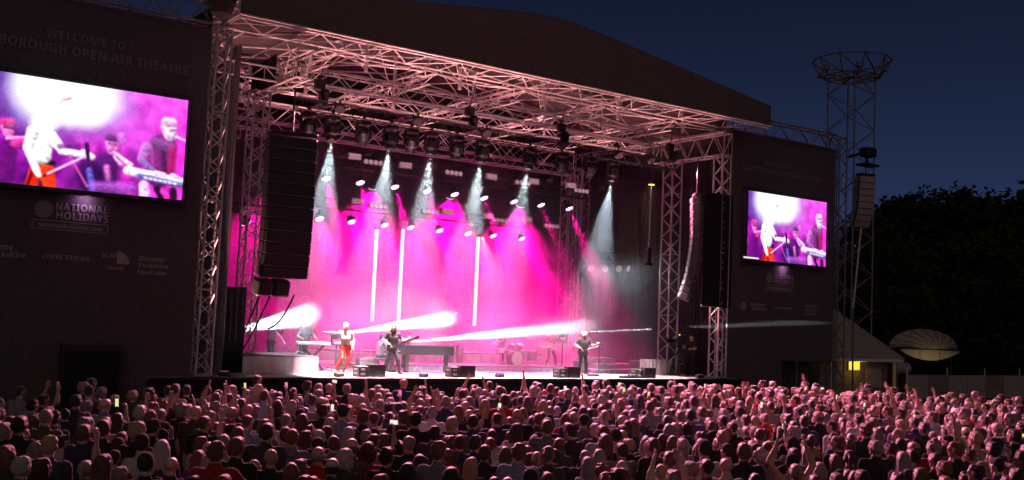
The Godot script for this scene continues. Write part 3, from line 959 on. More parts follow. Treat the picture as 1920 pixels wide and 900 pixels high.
func build_trees() -> void:
	var crowns := [leaf_crown(5, 4.2, 3.6, 90, 46), leaf_crown(9, 3.6, 4.4, 84, 46), leaf_crown(14, 5.0, 3.4, 100, 46)]
	var spots := [[96.3, -37.0, 16.7], [105.5, -39.9, 19.8], [115.0, -42.8, 21.7], [112.0, -37.7, 21.0], [105.1, -30.6, 18.2], [118.7, -35.3, 21.6], [115.3, -30.3, 21.7], [117.7, -28.6, 21.7], [80.0, -24.4, 12.5], [84.7, -24.7, 12.6], [89.7, -24.8, 13.3], [88.3, -20.9, 13.2], [94.5, -21.3, 14.1], [98.8, -20.6, 14.9], [74.1, -19.2, 8.3], [77.8, -16.4, 8.5], [80.9, -14.2, 8.9], [85.3, -30.5, 11.6]]
	var marks := ["just right of the floodlight mast", "whose rounded top rises left of the gap", "highest of the far row", "with the broad top left of the sky notch", "below the notch in the skyline", "right of the sky notch", "tall one near the right picture edge", "cut by the right picture edge", "behind the hanging grey speaker", "above the hut's right roof edge", "above the left end of the ribbed canopy", "above the ribbed canopy", "above the right end of the ribbed canopy", "at the right edge above the fence", "low one close behind the hut", "low one behind the ribbed canopy", "low one behind the fence at right", "partly hidden by the floodlight mast"]
	for i in spots.size():
		var s: Array = spots[i]
		var gy := hill_y(s[0], s[1])
		var h: float = s[2] - gy
		var t := thing("tree", "dark leafy tree against dusk sky, " + marks[i], "tree", Vector3(s[0], gy - 0.1, s[1]), rng.randf() * TAU, "dark trees beyond the theatre")
		var c: int = i % 3
		var half: float = [3.9, 4.8, 3.7][c]
		var k := clampf(h / 13.0, 0.62, 1.5)
		var trunk := SurfaceTool.new()
		part(t, "trunk", lathe([Vector2(0.42 * k, 0), Vector2(0.3 * k, 0.8), Vector2(0.24 * k, h * 0.45), Vector2(0.08, h * 0.85)], 10), mats["bark"])
		for j in 5:
			var a := TAU * j / 5.0 + rng.randf()
			rod(t, "limb", Vector3(0, h * (0.35 + 0.07 * j), 0), Vector3(cos(a) * 2.4 * k, h * (0.5 + 0.08 * j), sin(a) * 2.4 * k), 0.09 * k, mats["bark"])
		part(t, "crown", crowns[c], mats["leaf"], Transform3D(Basis.from_scale(Vector3(k * 1.15, k, k * 1.15)), Vector3(0, h - half * k * 0.95, 0)))
		part(t, "lower_crown", crowns[(c + 1) % 3], mats["leaf"], Transform3D(Basis.from_scale(Vector3(k * 1.3, k * 0.75, k * 1.3)), Vector3(0, maxf(h - half * k * 2.0, h * 0.36), 0)))


func build_background() -> void:
	build_trees()
	var grey: Material = mats["grey_metal"]
	# floodlight mast
	var f := thing("floodlight_mast", "tall dim lattice floodlight mast with a ring-shaped head gallery", "mast", Vector3(63.1, 0, -16.0))
	var steel: Material = mats["mast_steel"]
	box_truss(f, Vector3(0, 0.1, 0), Vector3(0, 22.1, 0), Vector3.FORWARD, 2.3, 2.3, 1.3, steel, 0.06, 0.035)
	part(f, "footing", block(Vector3(3.0, 0.4, 3.0), 0.05), mats["render_wall"], at(0, 0.1, 0))
	for k in 10:
		var a := TAU * k / 10.0 + 0.3
		var b := TAU * (k + 1) / 10.0 + 0.3
		for y in [22.1, 23.3]:
			var r := 2.0 if y < 22.5 else 2.75
			tube(f, "ring_tube", Vector3(cos(a) * r, y, sin(a) * r), Vector3(cos(b) * r, y, sin(b) * r), 0.05, grey if k in [1, 2, 3] else steel)  # front of the ring in another metal to pass for its lit side
		rod(f, "brace", Vector3(cos(a) * 2.0, 22.1, sin(a) * 2.0), Vector3(cos(b) * 2.75, 23.3, sin(b) * 2.75), 0.05, grey if k in [1, 2, 3] else steel)
		rod(f, "brace", Vector3(cos(a) * 2.75, 23.3, sin(a) * 2.75), Vector3(cos(a) * 2.0, 22.1, sin(a) * 2.0), 0.05, steel)
		rod(f, "spoke", Vector3(0, 22.1, 0), Vector3(cos(a) * 2.0, 22.1, sin(a) * 2.0), 0.05, steel)
	for k in 6:
		var a := TAU * k / 6.0 + 0.2
		part(f, "floodlight_housing", block(Vector3(0.45, 0.4, 0.3), 0.04), steel, Transform3D(Basis(Vector3.UP, -a), Vector3(cos(a) * 2.3, 22.5, sin(a) * 2.3)))
	# pyramid-roofed hut
	var h := thing("roadside_hut", "small hut with a steep pyramid tiled roof and one lit yellow window", "hut", Vector3(50.2, 0, -10.0))
	for k in 4:
		var bs := Basis(Vector3.UP, PI / 2 * k)
		part(h, "wall", block(Vector3(7.4, 2.3, 0.2), 0.01), mats["render_wall"], Transform3D(bs, bs * Vector3(0, 1.15, 3.6)))
		for row in 13:           # courses of tiles, each overlapping the one below
			var y0 := 2.3 + row * 0.32
			var half := 4.3 * (1.0 - row / 13.0)
			var half1 := 4.3 * (1.0 - (row + 1) / 13.0)
			var st := SurfaceTool.new()
			st.begin(Mesh.PRIMITIVE_TRIANGLES)
			st.set_smooth_group(-1)
			var a := Vector3(-half - 0.03, y0 - 0.02, half + 0.03)
			var b := Vector3(half + 0.03, y0 - 0.02, half + 0.03)
			var c := Vector3(half1, y0 + 0.32, half1)
			var d := Vector3(-half1, y0 + 0.32, half1)
			quad(st, a, b, c, d, Vector3(0, 0.7, 0.7))
			quad(st, a, b, b + Vector3(-0.02, -0.02, -0.06), a + Vector3(0.02, -0.02, -0.06), Vector3.DOWN)
			st.generate_normals()
			part(h, "tile_course", st.commit(), mats["shingle"], Transform3D(bs, Vector3.ZERO))
		rod(h, "hip_cap", bs * Vector3(4.32, 2.3, 4.32), Vector3(0, 6.46, 0), 0.09, mats["fence_panel"])
		part(h, "eave_board", block(Vector3(8.6, 0.16, 0.06), 0.01), mats["white_paint"], Transform3D(bs, bs * Vector3(0, 2.22, 4.3)))
	part(h, "ceiling", block(Vector3(7.1, 0.1, 7.1)), mats["render_wall"], at(0, 2.2, 0))
	var w := part(h, "window", block(Vector3(1.05, 0.62, 0.1), 0.01), mats["white_paint"], at(0.45, 1.92, 3.73))
	part(w, "lit_pane", block(Vector3(0.94, 0.5, 0.04), 0.005), mats["window_light"], at(0, 0, 0.05))
	var wl := OmniLight3D.new()
	wl.name = "window_glow"
	wl.light_color = Color(1.0, 0.75, 0.35)
	wl.light_energy = 0.35
	wl.omni_range = 60.0
	wl.omni_attenuation = 2.0
	wl.shadow_enabled = true
	wl.position = Vector3(0.45, 1.92, 4.3)
	h.add_child(wl)
	var dr := part(h, "door", block(Vector3(0.9, 1.95, 0.08), 0.01), mats["black_plastic"], at(-3.0, 1.0, 3.74))
	part(dr, "handle", block(Vector3(0.12, 0.04, 0.06), 0.01), mats["chrome"], at(0.33, 0.0, 0.06))
	part(h, "hatch_shutter", block(Vector3(1.4, 1.1, 0.08), 0.01), mats["fence_panel"], at(2.3, 1.2, 3.75))
	tube(h, "post", Vector3(-2.2, 0, 4.2), Vector3(-2.2, 2.2, 4.2), 0.06, mats["white_paint"])
	tube(h, "post", Vector3(3.6, 0, 4.2), Vector3(3.6, 2.2, 4.2), 0.1, mats["cream"])
	# lens-shaped ribbed canopy
	var c := thing("ribbed_canopy", "lens-shaped canopy with dark ribbed top and pale lit lower half", "canopy", Vector3(63.2, 2.95, -10.0))
	for k in 18:                # the fan of ribs, each a cloth gore
		var a0 := PI * k / 18.0
		var a1 := PI * (k + 1) / 18.0
		var st := SurfaceTool.new()
		st.begin(Mesh.PRIMITIVE_TRIANGLES)
		st.set_smooth_group(-1)
		for j in 5:
			var v := []
			for q in [[a0, j], [a1, j], [a1, j + 1], [a0, j + 1]]:
				var rr := float(q[1]) / 5.0
				v.append(Vector3(-cos(q[0]) * 3.85 * rr, sin(q[0]) * 1.25 * rr, 0.9 * cos(rr * PI / 2)))
			quad(st, v[0], v[1], v[2], v[3], Vector3.BACK)
			for q in 4:
				v[q] += Vector3(0, 0, -0.03)
			quad(st, v[0], v[1], v[2], v[3], Vector3.FORWARD)
		st.generate_normals()
		part(c, "gore", st.commit(), mats["shingle"] if k % 2 else mats["render_wall"])
		rod(c, "rib", Vector3(0, 0, 0.93), Vector3(-cos(a0) * 3.85 * 0.6, sin(a0) * 1.25 * 0.6, 0.56), 0.025, mats["fence_panel"])
		rod(c, "rib", Vector3(-cos(a0) * 3.85 * 0.6, sin(a0) * 1.25 * 0.6, 0.56), Vector3(-cos(a0) * 3.85, sin(a0) * 1.25, 0.02), 0.025, mats["fence_panel"])
	for k in 3:
		var xa := [-3.3, -1.2, 1.05][k] as float
		var xb := [-1.3, 0.95, 3.3][k] as float
		var o := PackedVector2Array()
		for j in 9:
			var x := lerpf(xa, xb, j / 8.0)
			o.append(Vector2(x, -0.8 * maxf(1.0 - (x / 3.85) ** 2, 0.0) ))
		o.append(Vector2(xb, -0.1))
		o.append(Vector2(xa, -0.1))
		part(c, "lower_panel", extrude(o, 0.08), mats["cream"], at(0, 0, 0.5))
	tube(c, "beam", Vector3(-3.8, -0.03, 0.62), Vector3(3.8, -0.03, 0.62), 0.07, mats["black_metal"])
	for x in [-2.6, 2.6]:
		tube(c, "post", Vector3(x, -2.95, 0.3), Vector3(x, -0.4, 0.3), 0.08, mats["black_metal"])
	part(c, "counter", block(Vector3(5.8, 1.0, 0.5)), mats["black_plastic"], at(0, -2.45, 0.2))
	var cl := thing("added_canopy_lamp", "unseen floodlamp added on a low post to light the ribbed canopy", "lamp", Vector3(62.6, 1.0, -6.6))  # no lamp is seen here; added to light the canopy front
	tube(cl, "post", Vector3(0, -1.0, 0), Vector3(0, 0, 0), 0.03, mats["black_metal"])
	part(cl, "lamp_head", block(Vector3(0.3, 0.2, 0.12), 0.02), mats["black_metal"], at(0, 0.05, 0))
	part(cl, "lamp_face", block(Vector3(0.26, 0.16, 0.02), 0.005), mats["lamp_yellow"], at(0, 0.05, -0.07))
	var sp := SpotLight3D.new()
	sp.name = "lamp_light"
	sp.light_color = Color(1.0, 0.86, 0.55)
	sp.light_energy = 1.6
	sp.spot_angle = 62.0
	sp.spot_range = 40.0
	sp.spot_attenuation = 2.0
	sp.shadow_enabled = true
	sp.position = Vector3(0, 0.05, -0.12)
	sp.rotation = Vector3(0.5, 0, 0)
	cl.add_child(sp)
	# store box and fence
	var sx := thing("storage_tank", "pale horizontal storage tank between the hut and ribbed canopy", "tank", Vector3(55.4, 0, -6.6))
	part(sx, "drum", lathe([Vector2(0.0, -0.85), Vector2(0.3, -0.82), Vector2(0.36, -0.7), Vector2(0.36, 0.7), Vector2(0.3, 0.82), Vector2(0.0, 0.85)], 18), mats["fence_panel"], Transform3D(Basis(Vector3.BACK, PI / 2), Vector3(0, 1.75, 0)))
	for x in [-0.5, 0.5]:
		part(sx, "cradle", block(Vector3(0.1, 1.5, 0.6)), grey, at(x, 0.75, 0))
	var fe := thing("site_fence", "long grey panelled fence with posts right of the hut", "fence", Vector3(54.8, 0, -5.6))
	for i in 9:
		part(fe, "panel", block(Vector3(2.0, 1.38, 0.05), 0.008), mats["fence_panel"] if i % 3 != 1 else mats["render_wall"], at(1.05 + 2.05 * i, 0.72, 0.01 * (i % 2)))
		tube(fe, "post", Vector3(2.05 * i, 0, -0.06), Vector3(2.05 * i, 1.88 if i % 2 == 0 else 1.45, -0.06), 0.035, mats["white_paint"])
	tube(fe, "rail", Vector3(0, 1.42, -0.05), Vector3(18.5, 1.42, -0.05), 0.025, grey)
	var lf := thing("barrier_fence", "row of dark crowd barriers in front of the low stage skirt", "barrier", Vector3(22, 0, 5.2))
	for i in 13:
		part(lf, "panel", block(Vector3(1.95, 1.0, 0.04), 0.01), mats["black_metal"], at(-12.0 + 2.0 * i, 0.6, 0))
		rod(lf, "top_rail", Vector3(-12.98 + 2.0 * i, 1.14, 0), Vector3(-11.02 + 2.0 * i, 1.14, 0), 0.025, grey)
		rod(lf, "foot", Vector3(-12.0 + 2.0 * i, 0.05, 0), Vector3(-12.0 + 2.0 * i, 0.9, -0.7), 0.025, grey)


# ---------------------------------------------------------------- lights and rigging

func spot(parent: Node3D, at_: Vector3, towards: Vector3, color: Color, energy: float, half_angle: float, size := 0.02, soft := 0.5) -> SpotLight3D:
	var l := SpotLight3D.new()
	l.name = "beam_light"
	l.light_color = color
	l.light_energy = energy
	l.spot_angle = half_angle
	l.spot_angle_attenuation = soft
	l.spot_range = 80.0
	l.spot_attenuation = 2.0
	l.light_size = minf(size, 0.025)
	l.shadow_enabled = true
	var d := towards.normalized()
	l.transform = Transform3D(Basis.looking_at(d, Vector3.UP if absf(d.y) < 0.98 else Vector3.RIGHT), at_)
	parent.add_child(l, true)
	return l


var moving_meshes := {}
func moving_light(label: String, hang: Vector3, aim: Vector3, lens: Material, color: Color, energy: float, half_angle: float, group: String, size := 1.0, up := false, soft := 0.5) -> Node3D:
	# clamp and base, a two-armed yoke, and a barrel head turned towards the aim
	var t := thing("moving_light", label, "stage light", hang, 0.0, group)
	if moving_meshes.is_empty():
		moving_meshes["head"] = lathe([Vector2(0.0, -0.24), Vector2(0.11, -0.23), Vector2(0.17, -0.14), Vector2(0.175, 0.05), Vector2(0.145, 0.12), Vector2(0.15, 0.24), Vector2(0.13, 0.26), Vector2(0.125, 0.235), Vector2(0.0, 0.235)], 18)
		moving_meshes["lens"] = lathe([Vector2(0.0, 0.0), Vector2(0.118, 0.0), Vector2(0.1, 0.014), Vector2(0.0, 0.02)], 18)
	var s := -1.0 if not up else 1.0
	part(t, "base", block(Vector3(0.36, 0.14, 0.3) * size, 0.03), mats["fixture_black"], at(0, s * 0.07 * size, 0))
	if not up:
		part(t, "clamp", block(Vector3(0.08, 0.16, 0.06) * size, 0.01), mats["fixture_black"], at(0, 0.08 * size, 0))
	for k in [-1, 1]:
		part(t, "yoke_arm", block(Vector3(0.05, 0.4, 0.12) * size, 0.015), mats["fixture_black"], at(k * 0.215 * size, s * 0.3 * size, 0))
	var c := Vector3(0, s * 0.42 * size, 0)
	var d := (aim - hang - c).normalized()
	var b := Basis.looking_at(d, Vector3.UP if absf(d.y) < 0.95 else Vector3.FORWARD) * Basis(Vector3.RIGHT, -PI / 2)
	b = b.scaled_local(Vector3.ONE * size)
	part(t, "head", moving_meshes["head"], mats["fixture_black"], Transform3D(b, c))
	part(t, "lens", moving_meshes["lens"], lens, Transform3D(b, c + d * 0.237 * size))
	if energy > 0.0:
		spot(t, c + d * 0.29 * size, d, color, energy, half_angle, 0.05, soft)
	return t


func par_can(label: String, hang: Vector3, aim: Vector3, lens: Material, color: Color, energy: float, half_angle: float, group: String) -> Node3D:
	var t := thing("wash_light", label, "stage light", hang, 0.0, group)
	if not moving_meshes.has("can"):
		moving_meshes["can"] = lathe([Vector2(0.0, -0.17), Vector2(0.1, -0.15), Vector2(0.155, -0.04), Vector2(0.165, 0.13), Vector2(0.15, 0.13), Vector2(0.145, 0.105), Vector2(0.0, 0.105)], 18)
		moving_meshes["face"] = lathe([Vector2(0.0, 0.0), Vector2(0.142, 0.0), Vector2(0.12, 0.02), Vector2(0.0, 0.03)], 18)
	var c := Vector3(0, -0.24, 0)
	var d := (aim - hang - c).normalized()
	var b := Basis.looking_at(d, Vector3.UP if absf(d.y) < 0.95 else Vector3.FORWARD) * Basis(Vector3.RIGHT, -PI / 2)
	part(t, "clamp", block(Vector3(0.06, 0.12, 0.06), 0.01), mats["fixture_black"], at(0, -0.02, 0))
	for k in [-1, 1]:
		part(t, "bracket_arm", block(Vector3(0.03, 0.3, 0.05), 0.008), mats["fixture_black"], at(k * 0.185, -0.17, 0))
	part(t, "housing", moving_meshes["can"], mats["fixture_black"], Transform3D(b, c))
	part(t, "lens", moving_meshes["face"], lens, Transform3D(b.scaled_local(Vector3.ONE * 1.25), c + d * 0.118))
	if energy > 0.0:
		spot(t, c + d * 0.2, d, color, energy, half_angle, 0.08)
	return t


func rig_truss(label: String, a: Vector3, b: Vector3, m: Material, w := 0.4) -> void:
	var t := thing("lighting_truss", label, "truss")
	box_truss(t, a, b, Vector3.UP, w, w, w, m, 0.026, 0.014)


func build_rig() -> void:
	var bm: Material = mats["black_metal"]
	var white := Color(0.86, 0.96, 1.0)
	var pink := Color(1.0, 0.0, 0.6)
	rig_truss("black lighting truss across the front of the stage carrying moving lights", Vector3(14.4, 10.58, -2.0), Vector3(32.0, 10.58, -2.0), bm)
	rig_truss("rear lighting truss holding the upper row of pink lights", Vector3(16.5, 9.62, -7.0), Vector3(31.4, 9.62, -7.0), bm)
	rig_truss("rear lighting truss holding the lower row of pink lights", Vector3(17.0, 8.15, -9.0), Vector3(30.0, 8.15, -9.0), bm)
	rig_truss("side lighting truss with six pale lamps at the right of stage", Vector3(32.0, 6.75, -8.0), Vector3(36.6, 7.0, -8.0), mats["grey_metal"])
	rig_truss("short lighting truss with two pink lamps between the left towers", Vector3(12.3, 7.05, -4.0), Vector3(14.2, 7.05, -4.0), bm, 0.3)
	# chain hoists
	var hx := [15.25, 21.4, 25.8, 31.8]
	for k in 4:
		var t := thing("chain_hoist", "black chain hoist above the front lighting truss, %s" % ["leftmost of four", "second from left", "third from left", "rightmost of four"][k], "hoist", Vector3(hx[k], 11.25, -2.0), 0.0, "chain hoists over the front truss")
		part(t, "motor", block(Vector3(0.34, 0.36, 0.3), 0.05), bm, at(0, 0.1, 0))
		part(t, "chain_bag", lathe([Vector2(0.0, -0.5), Vector2(0.13, -0.46), Vector2(0.16, -0.1), Vector2(0.12, 0.0), Vector2(0.0, 0.0)], 12), mats["black_cloth"], at(0.16, -0.05, 0.08))
		rod(t, "chain", Vector3(0, 0.28, 0), Vector3(0, 1.15, 0.35), 0.022, bm)
		rod(t, "hook", Vector3(0, -0.1, 0), Vector3(0, -0.45, 0), 0.03, bm)
		rod(t, "sling", Vector3(0, 1.15, 0.35), Vector3(0.4, 1.28, 0.1), 0.03, bm)
		rod(t, "sling", Vector3(0, 1.15, 0.35), Vector3(-0.5, 1.3, 0.5), 0.03, bm)
	# the front row
	var grp := "moving lights on the front truss"
	var lit := [[15.8, 0.1], [18.1, -0.2], [19.8, 0.0], [22.05, -0.35], [24.3, -0.7], [28.6, -0.5]]
	var nth := ["leftmost", "second", "third", "fourth", "fifth, tilted", "far right"]
	for k in lit.size():
		var x: float = lit[k][0]
		var e: float = [1.0, 1.0, 1.0, 1.0, 0.6, 0.9][k]
		moving_light("black moving light on the front truss with a white beam, %s" % nth[k], Vector3(x, 10.36, -2.0), Vector3(x + lit[k][1], 1.5, -3.2), mats["lens_white"], white, 270.0 * e, 14.0, grp, 1.25)
	var unlit := [14.9, 17.0, 18.95, 20.9, 25.9, 27.4]
	nth = ["leftmost unlit one", "second unlit one", "third unlit one", "fourth unlit one", "unlit one right of centre", "unlit one near the right"]
	for k in unlit.size():
		var x: float = unlit[k]
		moving_light("black moving light hanging dark on the front truss, %s" % nth[k], Vector3(x, 10.36, -2.0), Vector3(x + 1.2, 2.0, -7), mats["lens_off"], white, 0.0, 10.0, grp, 1.25)
	# unseen washes added by the eave to brighten stage floor and performers
	var wash := [[14.9, 16.6, -3.4, 1.0], [18.0, 17.4, -3.0, 1.0], [19.8, 20.0, -2.4, 0.9], [22.4, 22.6, -2.0, 0.9], [24.4, 25.2, -2.0, 0.9], [26.0, 27.8, -2.6, 0.7], [29.0, 30.4, -2.6, 0.3]]
	nth = ["at the far left", "above the singer", "above the piano", "at the centre", "right of centre", "above the right guitarist", "at the far right"]
	for k in wash.size():
		var w: Array = wash[k]
		par_can("unseen wash light added to brighten the stage floor, %s" % nth[k], Vector3(w[0], 12.8, -0.1), Vector3(w[1], deck_y, -0.9), mats["lens_wash"], Color(1.0, 0.8, 0.84), 2300.0 * w[3], 11.5, "added wash lights on the eave truss")
	var face := [15.9, 19.0, 22.0, 25.6, 28.6, 30.4]  # unseen lamps added on the front truss to light the crowd
	nth = ["far left", "left of centre", "at the centre", "right of centre", "to the right", "far right"]
	for k in face.size():
		par_can("unseen audience light added to brighten the crowd, %s" % nth[k], Vector3(face[k], 10.85, -1.7), Vector3(face[k] - 7.0 + 1.6 * k, 0.5, 13.0), mats["lens_off"], Color(1.0, 0.55, 0.7), 470.0 * [0.7, 0.9, 1.0, 1.0, 0.95, 0.8][k], 32.0, "added audience lights on the front truss")
	# unseen lamps added along the stage lip to brighten towers and roof trusses
	for k in 7:
		var x: float = [11.85, 15.7, 18.9, 22.1, 25.3, 28.5, 32.3][k]
		var t := thing("added_footlight", "low unseen lamp added on the stage lip to brighten the roof, %s" % ["first from left", "second", "third", "fourth", "fifth", "sixth", "last at right"][k], "stage light", Vector3(x, deck_y, -0.3), 0.0, "added lamps on the stage lip")
		part(t, "housing", block(Vector3(0.34, 0.14, 0.2), 0.03), mats["black_plastic"], at(0, 0.08, 0))
		part(t, "lens", block(Vector3(0.26, 0.02, 0.12), 0.006), mats["lens_wash"], at(0, 0.158, 0))
		spot(t, Vector3(0, 0.19, 0), Vector3(0.05, 1, 0.09), Color(1.0, 0.66, 0.64), 360.0 * [0.35, 1.0, 1.0, 1.0, 1.0, 1.0, 0.16][k], 21.0, 0.02, 0.8)
	for k in 7:  # unseen uplights added to brighten the rear roof trusses
		var x := 13.6 + 3.1 * k
		var t := thing("added_roof_uplight", "unseen uplight added on the upper rear truss to brighten the roof, %s" % ["first from left", "second", "third", "fourth", "fifth", "sixth", "last at right"][k], "stage light", Vector3(x, 9.95, -6.9), 0.0, "added uplights on the rear truss")
		part(t, "housing", block(Vector3(0.3, 0.14, 0.2), 0.03), mats["black_plastic"])
		part(t, "lens", block(Vector3(0.24, 0.02, 0.12), 0.006), mats["lens_wash"], at(0, 0.078, 0))
		spot(t, Vector3(0, 0.12, 0), Vector3(0.0, 1, 0.35), Color(1.0, 0.66, 0.64), 17.0, 74.0, 0.02, 0.9)
	# the pink rows
	var row1 := [18.02, 19.52, 21.11, 22.67, 24.03, 25.55, 27.15, 28.67, 30.31]
	nth = ["first", "second", "third", "fourth", "fifth", "sixth", "seventh", "eighth", "ninth"]
	for k in row1.size():
		par_can("pink stage light in the upper rear row, %s from left" % nth[k], Vector3(row1[k], 9.2, -7.0), Vector3(row1[k] + 0.5 + 0.1 * k, 2.0, -3.6), mats["lens_pink"], pink, 680.0 * [1.0, 1, 1, 1, 1, 1, 0.7, 0.35, 0.6][k], 9.0, "upper row of pink lights")
	var row2 := [18.77, 20.24, 21.82, 23.09, 24.59, 26.1, 27.49, 29.13]
	for k in row2.size():
		par_can("pink stage light in the lower rear row, %s from left" % nth[k], Vector3(row2[k], 7.78, -9.0), Vector3(row2[k] + 0.5 + 0.1 * k, 2.0, -5.8), mats["lens_pink"], pink, 430.0 * [1.0, 1, 1, 1, 1, 0.9, 0.8, 0.6][k], 17.0, "lower row of pink lights")
	for k in 4:
		var x := 17.5 + 4.0 * k
		par_can("magenta floor wash aimed at the backdrop, %s" % ["far left", "left of centre", "right of centre", "far right"][k], Vector3(x, 9.4, -9.6), Vector3(x + 0.6, 4.5, -11.5), mats["lens_pink"], pink, 380.0, 50.0, "magenta washes on the backdrop")
	par_can("small lamp added on the lower rear truss to brighten drum kit", Vector3(26.6, 7.8, -8.6), Vector3(26.2, 2.3, -5.2), mats["lens_wash"], Color(1.0, 0.8, 0.95), 160.0, 14.0, "lower row of pink lights")  # lamp added so the drum kit stands out of the haze
	# pale bars and four-lamp blinders on the rear trusses
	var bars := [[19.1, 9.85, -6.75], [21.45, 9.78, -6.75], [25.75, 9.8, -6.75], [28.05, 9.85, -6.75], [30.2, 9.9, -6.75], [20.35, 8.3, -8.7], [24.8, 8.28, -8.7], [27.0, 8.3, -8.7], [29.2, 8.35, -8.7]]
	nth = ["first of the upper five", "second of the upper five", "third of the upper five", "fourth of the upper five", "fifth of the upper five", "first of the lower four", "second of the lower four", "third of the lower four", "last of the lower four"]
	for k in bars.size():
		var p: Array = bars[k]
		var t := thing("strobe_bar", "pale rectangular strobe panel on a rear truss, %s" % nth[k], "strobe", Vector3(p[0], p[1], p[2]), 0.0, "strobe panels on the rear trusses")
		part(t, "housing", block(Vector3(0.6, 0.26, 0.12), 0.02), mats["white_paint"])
		part(t, "glass", block(Vector3(0.52, 0.08, 0.02), 0.006), mats["reflected_glow"], at(0, 0.055, 0.066))
		part(t, "glass", block(Vector3(0.52, 0.08, 0.02), 0.006), mats["reflected_glow"], at(0, -0.055, 0.066))
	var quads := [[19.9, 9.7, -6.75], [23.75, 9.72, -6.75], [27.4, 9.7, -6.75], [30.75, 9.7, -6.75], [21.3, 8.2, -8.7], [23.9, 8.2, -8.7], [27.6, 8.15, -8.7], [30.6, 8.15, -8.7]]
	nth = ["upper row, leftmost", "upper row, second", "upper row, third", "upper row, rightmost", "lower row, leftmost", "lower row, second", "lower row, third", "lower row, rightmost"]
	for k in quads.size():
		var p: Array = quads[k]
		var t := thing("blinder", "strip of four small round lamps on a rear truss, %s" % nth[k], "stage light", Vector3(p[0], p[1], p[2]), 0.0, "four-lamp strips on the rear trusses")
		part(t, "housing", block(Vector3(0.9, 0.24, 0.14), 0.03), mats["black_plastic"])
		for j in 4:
			part(t, "lamp_ring", lathe([Vector2(0.0, 0.0), Vector2(0.07, 0.0), Vector2(0.1, 0.06), Vector2(0.085, 0.06), Vector2(0.0, 0.02)], 14), mats["reflected_glow"], Transform3D(Basis(Vector3.RIGHT, PI / 2), Vector3(-0.33 + 0.22 * j, 0, 0.075)))
	# six pale lamps on the right side truss
	for k in 6:
		var x: float = [32.45, 33.35, 34.25, 34.95, 35.6, 36.5][k]
		par_can("pale round lamp under the right side truss, %s" % ["first from left", "second", "third", "fourth", "fifth", "last"][k], Vector3(x, 6.5 + 0.05 * k, -7.9), Vector3(x - 3.0, 2.5, 4.0), mats["lens_dim"], Color(0.9, 0.95, 1.0), 6.0, 30.0, "six lamps on the right side truss")
	for k in 2:
		par_can("pink lamp on the short truss between the left towers, %s" % ["left one", "right one"][k], Vector3(12.75 + 0.9 * k, 6.9, -4.0), Vector3(16 + k, 2.0, -5.0), mats["lens_pink"], pink, 14.0, 30.0, "pair of lamps on the left")
	# a small yellow lamp on a drop line, front right
	var y := thing("work_light", "small yellow-lit lamp on a drop line near the right tower", "lamp", Vector3(30.8, 9.65, -2.0))
	part(y, "housing", block(Vector3(0.3, 0.14, 0.2), 0.03), mats["black_plastic"], at(0, 0.06, 0))
	part(y, "bulb_face", block(Vector3(0.26, 0.05, 0.16), 0.015), mats["lamp_yellow"], at(0, -0.035, 0))
	rod(y, "line", Vector3(0, 0.1, 0), Vector3(0, 0.75, 0), 0.015, bm)
	rod(y, "drop_line", Vector3(0, -0.06, 0), Vector3(-0.05, -2.7, 0), 0.014, mats["white_paint"])
	spot(y, Vector3(0, -0.1, 0), Vector3.DOWN, Color(1.0, 0.85, 0.5), 4.0, 50.0)
	var dl := thing("hanging_microphone_unit", "dark unit hanging at the end of the drop line over the steps", "rigging", Vector3(30.75, 6.6, -2.0))
	part(dl, "body", block(Vector3(0.24, 0.6, 0.2), 0.04), mats["black_plastic"], at(0, 0, 0))
	part(dl, "lower_bracket", block(Vector3(0.36, 0.14, 0.16), 0.03), bm, at(0.04, -0.38, 0))
	# glowing tubes on stands, built in place of narrow white beams
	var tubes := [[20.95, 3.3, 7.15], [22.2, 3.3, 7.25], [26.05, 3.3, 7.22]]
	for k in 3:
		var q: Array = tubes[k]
		var t := thing("beam_tube", "tall thin glowing tube in place of a white beam, %s" % ["leftmost", "middle, capped by a fixture", "rightmost"][k], "light tube", Vector3(q[0], deck_y + 0.65, -8.0), 0.0, "three glowing tubes in place of beams")
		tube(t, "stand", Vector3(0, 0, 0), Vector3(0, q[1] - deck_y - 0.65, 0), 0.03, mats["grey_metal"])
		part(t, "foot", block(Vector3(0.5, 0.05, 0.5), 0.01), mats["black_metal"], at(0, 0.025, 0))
		tube(t, "glowing_tube", Vector3(0, q[1] - deck_y - 0.65, 0), Vector3(0, q[2] - deck_y - 0.65, 0), 0.075, mats["beam_white"])
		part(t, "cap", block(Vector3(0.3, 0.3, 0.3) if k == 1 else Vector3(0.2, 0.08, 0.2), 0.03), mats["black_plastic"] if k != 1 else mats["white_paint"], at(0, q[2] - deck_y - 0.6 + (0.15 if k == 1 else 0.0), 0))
	# low beams that cut across the stage
	var low := [
		["floor light left of the singer throwing a wide white beam", Vector3(18.0, 2.8, -5.2), Vector3(21.6, 3.72, -1.5), 6000.0, 5.0],
		["floor light behind the piano throwing a long white beam", Vector3(21.0, 2.55, -5.4), Vector3(27.6, 3.5, -2.0), 10000.0, 3.1],
		["floor light at the far left throwing a short fat white beam", Vector3(13.7, 2.7, -5.6), Vector3(15.4, 3.5, -2.0), 6000.0, 7.5],
		["floor light right of the drums sending a thin beam to the right", Vector3(28.2, 3.15, -4.4), Vector3(34.6, 3.88, 1.0), 9000.0, 0.9],
	]
